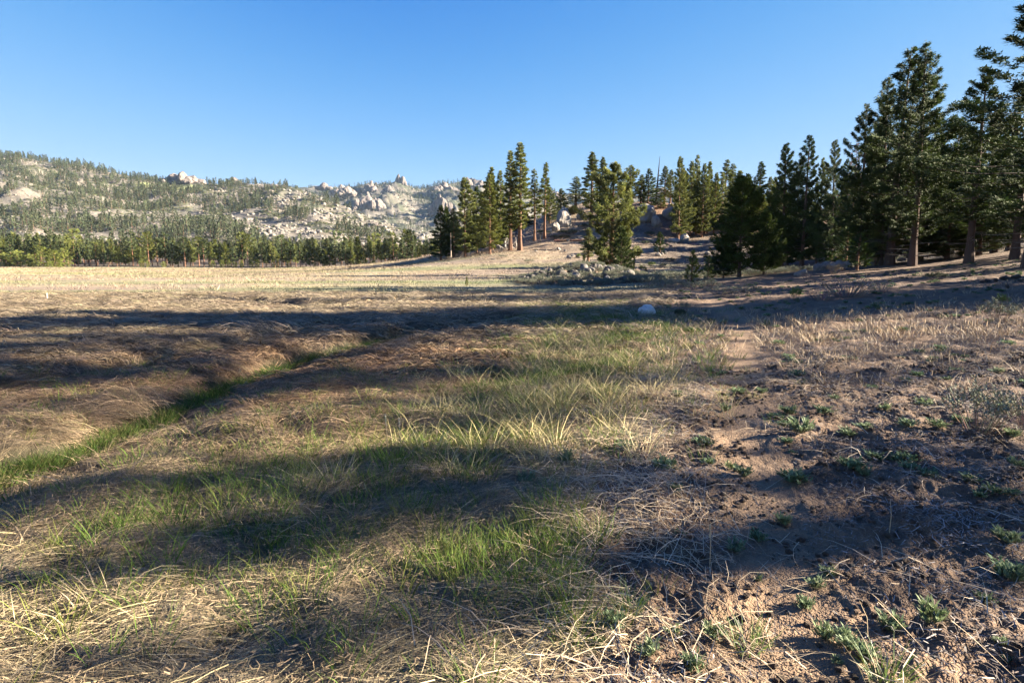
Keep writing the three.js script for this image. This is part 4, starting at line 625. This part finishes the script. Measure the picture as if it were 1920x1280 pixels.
function upClump(seed, n, len, w, R, bendK, tipTone = [1, 1, 1], head = 0) {
  const r = rng(seed), s = new Soup();
  for (let i = 0; i < n; i++) {
    const q = R * Math.sqrt(r()), a0 = r() * 6.283, a = a0 + (r() - 0.5) * 1.6, L = len * (0.45 + 0.7 * r()), B = bendK * (0.3 + r()) * L, v = 0.7 + 0.6 * r(), c = [v, v, v], pts = [], x = Math.cos(a0) * q, z = Math.sin(a0) * q, tl = 0.15 + 0.25 * r();
    for (let j = 0; j <= 3; j++) { const t = j / 3, o = tl * L * t + B * t * t; pts.push([x + Math.cos(a) * o, -0.01 + L * t * (1 - 0.25 * bendK * t), z + Math.sin(a) * o]); }
    const b = r() * 6.283; s.blade(pts, w * (0.7 + 0.6 * r()), [Math.cos(b), 0, Math.sin(b)], c, [c[0] * tipTone[0], c[1] * tipTone[1], c[2] * tipTone[2]]);
    if (head && r() < head) { const p = pts[3]; s.limb([p[0], p[1] - 0.03, p[2]], [p[0] + 0.004, p[1] + 0.02, p[2]], w * 2.2, w * 1.2, 4, [0.8, 0.7, 0.6]); }
  }
  return s.geo();
}
function field(seed, n, d0, d1, xs, fn, pow = 1) { const r = rng(seed), out = []; for (let i = 0; i < n; i++) { const d = Math.sqrt(lerp(d0 * d0, d1 * d1, r() ** pow)), x = lerp(xs[0], xs[1], r()) * (d + 0.8), v = fn(x, d, r); if (v) out.push(v); } return out; }
const inDitch = (x, d) => x < 3 && d < 40 ? Math.min(distTo(DITCH1, x, d), distTo(DITCH2, x, d) + 0.12) : 9;
const jit = (c, r, a = 0.25) => { const v = 1 - a + 2 * a * r(); return [c[0] * v, c[1] * v, c[2] * v]; };
function mats(seed, n, d0, d1, geos, label, sc) {
  const parts = geos.map(() => []);
  field(seed, n, d0, d1, [-0.98, 0.45], (x, d, r) => {
    const s = soilAt(x, d); if (r() < s * 1.05 || r() < greenAt(x, d) * 0.55) return null; if (inDitch(x, d) < 0.17 + 0.1 * r()) return null; if (d < 16 && n2b(x * 2.6 + 7, d * 2.6) < -0.32 && r() < 0.75) return null;
    const c = jit(mix3(grassTone(x, d), r() < 0.5 ? C.rust : C.olive, r() < 0.35 ? 0.45 * r() : 0), r, d > 5 ? 0.5 : 0.32), k = sc * (0.8 + 0.5 * r()), h = r() < 0.12 ? 1.7 : 1;
    parts[Math.floor(r() * geos.length)].push([x, G(x, d) + 0.008, -d, slopeQ(x, d, flowAt(x, d) + (r() - 0.5) * (d > 5 ? 2.4 : 1.1), 0.9), k, k * h * (0.7 + 0.6 * r()), k, [c[0] * 1.12, c[1] * 1.12, c[2] * 1.1]]); return null;
  });
  geos.forEach((g, i) => scatter('dry_grass', g, M.straw, parts[i], label, 'grass'));
}
mats(700, 2100, 1.5, 6, [0, 1, 2].map((k) => matClump(600 + k, 84, 0.25, 0.0016, 0.026, 0.17)), 'flattened straw-coloured grass combed over the near ground', 1);
mats(701, 5200, 5.5, 9, [3, 4].map((k) => matClump(600 + k, 46, 0.28, 0.003, 0.035, 0.2)), 'flattened dry grass, rusty and grey, before and beside the ditch', 1.05);
mats(705, 7000, 8.5, 15, [7, 8].map((k) => matClump(600 + k, 30, 0.27, 0.0058, 0.05, 0.22)), 'tangled dry grass, rusty and grey, around and beyond the ditch', 1.05);
{
  const g = [0, 1].map((k) => upClump(610 + k, 16, 0.13, 0.0022, 0.16, 1.0)), L = [[], []];
  field(704, 5200, 1.6, 20, [-0.98, 0.4], (x, d, r) => { if (r() < soilAt(x, d) || inDitch(x, d) < 0.12) return null; if (n2b(x * 1.2, d * 1.2) < -0.1 + 0.5 * r()) return null; const k = (0.7 + 0.7 * r()) * (1 + d * 0.03); L[r() < 0.5 ? 0 : 1].push([x, G(x, d), -d, r() * 6, k, k * 0.9, k, jit(grassTone(x, d), r, 0.3)]); return null; });
  L.forEach((a, i) => scatter('dry_stubble', g[i], M.straw, a, 'short broken dry stems standing out of the matted grass', 'grass'));
}
mats(702, 14000, 13, 32, [5, 6].map((k) => matClump(600 + k, 30, 0.36, 0.0065, 0.06, 0.34)), 'dry grass over the shaded meadow beyond the ditches', 1.15);
{
  const g = [0, 1].map((k) => upClump(620 + k, 14, 0.2, 0.011, 0.4, 0.6)), L = [[], []];
  field(703, 36000, 28, 250, [-1.0, 0.3], (x, d, r) => { if (soilAt(x, d) > 0.6 && d < 45) return null; const h = G(x, d), c = groundColor(x, d, h), k = (0.7 + 0.7 * r()) * (0.7 + d / 110); if (d > 45 && fbm(x * 0.03, d * 0.06 + 50, 3) > 0.1 + 0.5 * r()) return null; L[r() < 0.5 ? 0 : 1].push([x, h, -d, r() * 6, k, k * (0.6 + 0.5 * r()), k, jit([c[0] * 0.78, c[1] * 0.78, c[2] * 0.78], r)]); return null; });
  L.forEach((a, i) => scatter('meadow_grass', g[i], M.straw, a, 'short sunlit grass of the open meadow', 'grass'));
}
{
  // fresh green blades
  const g = [0, 1, 2].map((k) => upClump(640 + k, 22, 0.15, 0.0021, 0.09, 0.35, [1.2, 1.15, 0.8])), L = [[], [], []];
  const add = (x, d, r, k, c) => L[Math.floor(r() * 3)].push([x, G(x, d), -d, r() * 6, k * (1 + d * 0.02), k, k * (1 + d * 0.02), jit(c, r, 0.3)]);
  field(710, 9500, 1.5, 9, [-0.95, 0.5], (x, d, r) => { const q = greenAt(x, d) * (1 - 0.7 * soilAt(x, d)); if (r() > q * 1.0 + (1 - soilAt(x, d)) * 0.08) return null; add(x, d, r, 0.7 + 0.6 * r(), r() < 0.7 ? [0.115, 0.185, 0.038] : [0.19, 0.21, 0.06]); return null; });
  field(711, 11500, 8, 26, [-0.5, 0.35], (x, d, r) => { if (r() > greenAt(x, d)) return null; add(x, d, r, 1.0 + 0.6 * r(), r() < 0.75 ? [0.10, 0.165, 0.036] : [0.18, 0.19, 0.06]); return null; });
  for (const [pl, n, w] of [[DITCH1, 750, 0.1], [DITCH2, 900, 0.22]]) { const r = rng(712 + n); for (let i = 0; i < n; i++) { const k = Math.floor(r() * (pl.length - 1)), t = r(), x = lerp(pl[k][0], pl[k + 1][0], t) + (r() - 0.5) * w * 2, d = lerp(pl[k][1], pl[k + 1][1], t) + (r() - 0.5) * w * 2; if (d < 2 || d > 24) continue; if (pl === DITCH2 && n2(x * 0.5, d * 0.5) < 0) continue; add(x, d, r, 0.8 + 0.5 * r(), r() < 0.7 ? [0.07, 0.125, 0.028] : [0.17, 0.165, 0.07]); } }
  L.forEach((a, i) => scatter('green_grass', g[i], M.green, a, 'fresh green grass blades coming up through the dry grass and in the ditch', 'grass'));
}
{
  // standing straw and stalks: bunches in the green strip, stubble on the right slope
  const tall = [0, 1].map((k) => upClump(660 + k, 26, 0.34, 0.0021, 0.1, 0.8, [1.15, 1.1, 0.95])), stub = [0, 1, 2].map((k) => upClump(670 + k, 15, 0.17, 0.0026, 0.13, 0.7, [1.1, 1.05, 0.95], 0.15)), A = [[], []], B = [[], [], []];
  const tb = [[1050, 790, 0.9, 0.9, 1], [960, 830, 0.9, 0.8, 0.9], [1110, 745, 0.9, 1, 0.9], [1010, 730, 1, 1, 0.5], [1060, 680, 1, 1.6, 0.5], [700, 870, 0.5, 0.4, 0.35], [1130, 700, 0.8, 1.5, 0.5], [900, 880, 0.6, 0.4, 0.5], [1040, 985, 0.3, 0.14, 0.9], [900, 1000, 0.35, 0.14, 0.5], [1090, 640, 1.4, 3, 0.35]].map(([a, b, rx, rd, w]) => [...onFlat(a, b), rx, rd, w]);
  field(720, 4200, 2.4, 16, [-0.4, 0.4], (x, d, r) => { let q = 0; for (const [bx, bd, rx, rd, w] of tb) q += w * Math.exp(-(((x - bx) / rx) ** 2) - ((d - bd) / rd) ** 2); if (r() > q * 0.6 * clamp(0.5 + 1.6 * n2(x * 2.3, d * 2.3), 0, 1)) return null; const k = 0.8 + 0.5 * r(); A[r() < 0.5 ? 0 : 1].push([x, G(x, d), -d, 2.6 + (r() - 0.5) * 1.6, k, k, k, jit([0.44, 0.37, 0.185], r)]); return null; });
  A.forEach((a, i) => scatter('tall_straw', tall[i], M.straw, a, 'tall pale straw standing in the green strip beside the trail slope', 'grass'));
  const sb = [[1670, 640, 4, 2.2, 1], [1500, 630, 3.5, 2.4, 0.9], [1330, 612, 2.4, 3, 0.9], [1740, 610, 4, 3, 0.7], [1850, 690, 2.6, 1, 0.9], [1560, 690, 3, 1.4, 0.7], [1270, 640, 1.6, 2.5, 0.6], [1250, 780, 0.8, 0.7, 0.7], [1880, 640, 3, 1.6, 0.8], [1400, 690, 2, 1.6, 0.35], [1850, 600, 4, 3, 0.5], [1210, 1080, 0.3, 0.3, 0.7], [1290, 1100, 0.35, 0.3, 0.7], [1330, 760, 0.8, 0.7, 0.4]].map(([a, b, rx, rd, w]) => { const [x, , d] = hit(a, b); return [x, d, rx, rd, w]; });
  field(721, 14000, 1.8, 32, [-0.05, 1.0], (x, d, r) => { if (soilAt(x, d) < 0.4 || distTo(TRAIL, x, d) < 0.28) return null; let q = 0.035; for (const [bx, bd, rx, rd, w] of sb) q += w * Math.exp(-(((x - bx) / rx) ** 2) - ((d - bd) / rd) ** 2); q *= 2.4 * Math.max(0, fbm(x * 1.1, d * 1.1, 2) + 0.06); if (r() > q * (d > 9 ? 0.8 : 0.45)) return null; const k = (0.7 + 0.8 * r() * r() + 0.1) * (d > 10 ? 1.25 : 0.95); B[Math.floor(r() * 3)].push([x, G(x, d), -d, r() * 6, k * (1 + d * 0.015), k, k * (1 + d * 0.015), jit([0.43, 0.335, 0.215], r)]); return null; });
  B.forEach((a, i) => scatter('dry_stubble', stub[i], M.straw, a, 'pale dry stubble standing on the bare brown slope', 'grass'));
}
{
  // grey litter, twigs and clods on the bare soil
  const lit = [0, 1, 2].map((k) => { const r = rng(680 + k), s = new Soup(); for (let i = 0; i < 26; i++) { const x = (r() - 0.5) * 0.4, z = (r() - 0.5) * 0.4, a = r() * 6.283, L = 0.03 + 0.09 * r() * r(), v = 0.6 + 0.7 * r(), y = 0.004 + r() * 0.02; s.blade([[x, y, z], [x + Math.cos(a) * L * 0.5, y + 0.012 * r(), z + Math.sin(a) * L * 0.5], [x + Math.cos(a + 0.4) * L, y * 0.5, z + Math.sin(a + 0.4) * L]], 0.0013 + 0.0012 * r(), [-Math.sin(a), 0.3, Math.cos(a)], [v, v, v]); } return s.geo(); });
  const straws = (() => { const r = rng(690), s = new Soup(); for (let i = 0; i < 16; i++) { const x = (r() - 0.5) * 0.5, z = (r() - 0.5) * 0.5, a = r() * 6.283, L = 0.12 + 0.25 * r(), v = 0.7 + 0.6 * r(), k = (r() - 0.5) * 1.2, pts = []; for (let j = 0; j <= 3; j++) { const t = j / 3; pts.push([x + Math.cos(a + k * t) * L * t, 0.01 + 0.14 * t * (1 - t) * r() + 0.02 * r(), z + Math.sin(a + k * t) * L * t]); } s.blade(pts, 0.0016, [-Math.sin(a), 0.4, Math.cos(a)], [v, v, v]); } return s.geo(); })();
  const L = [[], [], []], S = [];
  field(730, 22000, 1.5, 13, [-0.9, 1.0], (x, d, r) => { const s = soilAt(x, d); if (s < 0.35) { if (d < 7 && r() < 0.4) { L[Math.floor(r() * 3)].push([x, G(x, d) + 0.02, -d, slopeQ(x, d, r() * 6), 1.1, 1.6, 1.1, jit([0.24, 0.17, 0.10], r, 0.4)]); } return null; } const t = distTo(TRAIL, x, d), q = 0.4 + 1.0 * fbm(x * 1.1 + 60, d * 1.1, 3); if (r() > q * (t < 0.32 ? 0.05 : 1)) return null; const k = 0.8 + 0.6 * r(); L[Math.floor(r() * 3)].push([x, G(x, d), -d, slopeQ(x, d, r() * 6), k, k, k, jit(r() < 0.45 ? [0.27, 0.24, 0.215] : [0.20, 0.15, 0.115], r)]); return null; });
  field(731, 2600, 1.5, 9, [-0.1, 1.0], (x, d, r) => { const s = soilAt(x, d), t = x - table(GRASS_EDGE, d); if (s < 0.25 || distTo(TRAIL, x, d) < 0.2) return null; if (r() > 0.9 * Math.exp(-(((t - 0.35) / 0.5) ** 2)) + 0.12) return null; const k = 0.8 + 0.6 * r(); S.push([x, G(x, d), -d, slopeQ(x, d, r() * 6), k, k, k, jit([0.46, 0.35, 0.22], r)]); return null; });
  L.forEach((a, i) => scatter('twig_litter', lit[i], M.litter, a, 'grey dead twigs and leaf litter on the bare soil', 'litter'));
  scatter('straw_litter', straws, M.straw, S, 'loose dry straws lying over the soil at the grass edge', 'litter');
  const clod = [0, 1].map((k) => rockGeo(800 + k, 1, [1, 0.75, 0.9], [1, 1, 1], 9, 0.15)), Cc = [[], []];
  field(732, 52000, 1.5, 9, [-0.1, 1.0], (x, d, r) => { if (soilAt(x, d) < 0.4) return null; if (r() > 0.3 + 0.7 * n2b(x * 1.3, d * 1.3 + 8)) return null; const s = (0.003 + 0.016 * r() ** 5) * (1 + d * 0.06); Cc[r() < 0.5 ? 0 : 1].push([x, G(x, d) + s * 0.3, -d, r() * 6, s, s, s, jit(r() < 0.15 ? [0.22, 0.18, 0.14] : [0.16, 0.103, 0.067], r)]); return null; });
  Cc.forEach((a, i) => scatter('soil_crumbs', clod[i], M.rock, a, 'crumbs and clods of dry brown soil', 'soil'));
}
// ------------------------------------------------------------------ small leafy plants on the soil
{
  const rosette = (seed, n, len, w, leaf) => { const r = rng(seed), st = new Soup(), fo = new Soup(); for (let i = 0; i < n; i++) { const a = r() * 6.283, el = 0.25 + 0.9 * r(), L = 0.4 + 0.6 * r(), e = [Math.cos(a) * Math.cos(el) * L, Math.sin(el) * L * 0.75, Math.sin(a) * Math.cos(el) * L]; st.limb([0, -0.05, 0], e, 0.018, 0.01, 3, [0.13, 0.15, 0.07]); for (let k = 0; k < 11; k++) { const t = 0.35 + 0.65 * r(), b = r() * 6.283, v = 0.65 + 0.7 * r(), p = e.map((q) => q * t), l = len * (0.6 + 0.7 * r()), u = [Math.cos(b) * 0.7 + e[0] * 0.5, 0.5 + 0.6 * r(), Math.sin(b) * 0.7 + e[2] * 0.5], m = [p[0] + u[0] * l * 0.55, p[1] + u[1] * l * 0.55, p[2] + u[2] * l * 0.55], sd = [-Math.sin(b) * w, 0.2 * w, Math.cos(b) * w], c = leaf.map((q) => q * v), tip = [p[0] + u[0] * l, p[1] + u[1] * l * 0.9, p[2] + u[2] * l]; const A = [m[0] + sd[0], m[1] + sd[1], m[2] + sd[2]], B = [m[0] - sd[0], m[1] - sd[1], m[2] - sd[2]]; fo.tri(p, A, B, c); fo.tri(A, tip, B, c); } } return [st.geo(), fo.geo()]; };
  const RO = [rosette(900, 26, 0.34, 0.06, [0.21, 0.26, 0.14]), rosette(901, 30, 0.3, 0.055, [0.19, 0.25, 0.13]), rosette(902, 22, 0.36, 0.06, [0.22, 0.27, 0.13])];
  const list = [[1890, 1022, 60, 34], [1905, 1088, 54, 40], [1745, 1165, 70, 46], [1668, 1185, 56, 36], [1848, 1128, 44, 22], [1553, 1078, 36, 24], [1530, 1105, 42, 30], [1508, 1140, 46, 28], [1548, 1200, 60, 36], [1590, 1215, 70, 36], [1625, 1232, 56, 34], [1422, 1090, 26, 16], [1378, 1034, 46, 24], [1420, 1012, 44, 24], [1470, 985, 44, 26], [1395, 892, 40, 24], [1330, 870, 30, 14], [1370, 880, 30, 16], [1495, 895, 30, 14], [1300, 1262, 60, 44], [1262, 1200, 40, 26], [1215, 1230, 60, 34], [1150, 1180, 60, 44], [1130, 1215, 40, 24], [1620, 893, 36, 20], [1705, 880, 40, 16], [1570, 1245, 30, 14], [1500, 812, 54, 30], [1545, 775, 44, 18], [1480, 775, 46, 18], [1620, 805, 36, 16], [1700, 800, 46, 16], [1760, 802, 50, 18], [1590, 820, 40, 16], [1470, 800, 34, 14], [1660, 770, 30, 14], [1730, 762, 40, 18], [1800, 792, 40, 16], [1900, 820, 40, 20], [1430, 738, 26, 12], [1385, 737, 34, 14], [1360, 770, 30, 14], [1565, 748, 22, 9], [1700, 715, 28, 9], [1775, 712, 22, 8], [1870, 700, 34, 12], [1740, 895, 50, 22], [1820, 905, 50, 20], [1910, 880, 44, 24], [1270, 745, 24, 18], [1060, 870, 40, 30], [985, 905, 46, 22], [1640, 860, 50, 18], [1270, 920, 34, 18], [1875, 1215, 30, 20], [1885, 1245, 26, 16], [1340, 1195, 60, 26]];
  list.forEach(([px, py, w, h], i) => { const [x, y, d] = hit(px, py), p = RO[i % 3], g = base('leafy_plant', x, y, d, i * 1.3), s = sizeAt(w, d) / 2 * 1.15; put('stems', p[0], M.wood, g); put('foliage', p[1], M.green, g); g.scale.set(s, sizeAt(h, d) * 1.2, s); tag(g, 'low grey-green leafy plant growing on the bare brown soil of the trail slope', 'plant', 'leafy plants on the bare soil'); });
  const herbs = mergeGeometries([RO[1][0], RO[1][1]]);
  scatter('low_herbs', herbs, M.green, field(740, 2600, 2, 34, [0.1, 1.0], (x, d, r) => { if (soilAt(x, d) < 0.5 || distTo(TRAIL, x, d) < 0.25) return null; if (fbm(x * 0.5, d * 0.5 + 30, 2) < 0.05 + 0.3 * r()) return null; const s = 0.05 + 0.1 * r(); return [x, G(x, d), -d, r() * 6, s, s * 0.8, s, jit([0.9, 0.95, 0.9], r)]; }), 'scattered small green herbs over the bare slope', 'herbs');
  // single dry stalks that stand out in the foreground
  [[1331, 1062, 1331, 985, 1, 'upright stalk with a fuzzy tan seed head, alone at the border of grass and soil'], [1668, 1000, 1670, 936, 0, 'thin upright stem with a small leafy base alone on the shaded soil'], [1628, 1195, 1612, 1126, 0, 'slightly bent pale stem by the grassy tuft right of the trail'], [1270, 1225, 1222, 1140, 1, 'leaning fuzzy pale seed stalk over the green tufts at the bottom of the picture'], [728, 850, 722, 778, 1, 'dry branching weed stalk left of the green strip in the middle ground'], [752, 856, 748, 786, 1, 'dry weed stalk just right of the branching one in the middle ground'], [5, 862, 38, 790, 0, 'long dry blade leaning up at the left edge beside the ditch'], [505, 1022, 561, 978, 0, 'single long tan straw leaning right above the near straw mound']].forEach(([px, py, qx, qy, head, label], i) => {
    const [x, y, d] = hit(px, py), [x1, y1] = at(qx, qy, d), g = base('dry_stalk', x, y, d), s = new Soup(), c = [0.44, 0.33, 0.2], X = x1 - x, Y = y1 - y, m = [X * 0.35, Y * 0.55, 0.01];
    s.limb([0, -0.02, 0], m, 0.0024 * (0.6 + d * 0.16), 0.002 * (0.6 + d * 0.16), 5, c); s.limb(m, [X, Y, 0], 0.002 * (0.6 + d * 0.16), 0.001 * (0.6 + d * 0.16), 5, c); put('stem', s.geo(), M.wood, g);
    if (head) { const q = new Soup(), r = rng(950 + i), n = 46, k = 0.006 * (0.6 + d * 0.16); for (let j = 0; j < n; j++) { const t = 0.7 + 0.32 * j / n, a = r() * 6.283, p = [lerp(m[0], X, (t - 0.5) * 2), lerp(m[1], Y, (t - 0.5) * 2), lerp(m[2], 0, (t - 0.5) * 2)], e = [p[0] + Math.cos(a) * k, p[1] + k * 1.2, p[2] + Math.sin(a) * k]; q.limb(p, e, k * 0.5, k * 0.15, 3, [0.5 * (0.7 + 0.5 * r()), 0.4, 0.28]); } put('seed_head', q.geo(), M.wood, g); }
    tag(g, label, 'dry stalk');
  });
  // a few grassy tufts of their own
  const tuftG = upClump(681, 60, 0.16, 0.0022, 0.07, 0.5, [1.25, 1.15, 0.8]), tuftS = upClump(682, 34, 0.2, 0.0018, 0.07, 0.9);
  for (const [px, py, k, straw, label] of [[1405, 1215, 1.0, 0, 'bright green grass tuft growing at the left edge of the trail in the foreground'], [1660, 1280, 1.0, 1, 'green tuft with dry straws at the bottom edge right of the trail'], [1180, 1150, 0.9, 0, 'green grass tuft at the border of straw and soil in the foreground']]) { const [x, y, d] = hit(px, py), g = base('grass_tuft', x, y, d, px), a = put('blades', tuftG, new THREE.MeshPhysicalMaterial({ ...{}, vertexColors: true, color: new THREE.Color().setRGB(0.13, 0.21, 0.04), roughness: 0.7, transmission: 0.4, thickness: 0, side: THREE.DoubleSide }), g); if (straw) put('straws', tuftS, new THREE.MeshPhysicalMaterial({ vertexColors: true, color: new THREE.Color().setRGB(0.48, 0.38, 0.2), roughness: 0.8, transmission: 0.3, thickness: 0, side: THREE.DoubleSide }), g).position.x = -0.05; g.scale.setScalar(k); tag(g, label, 'grass tuft'); }
}
renderer.render(scene, camera);
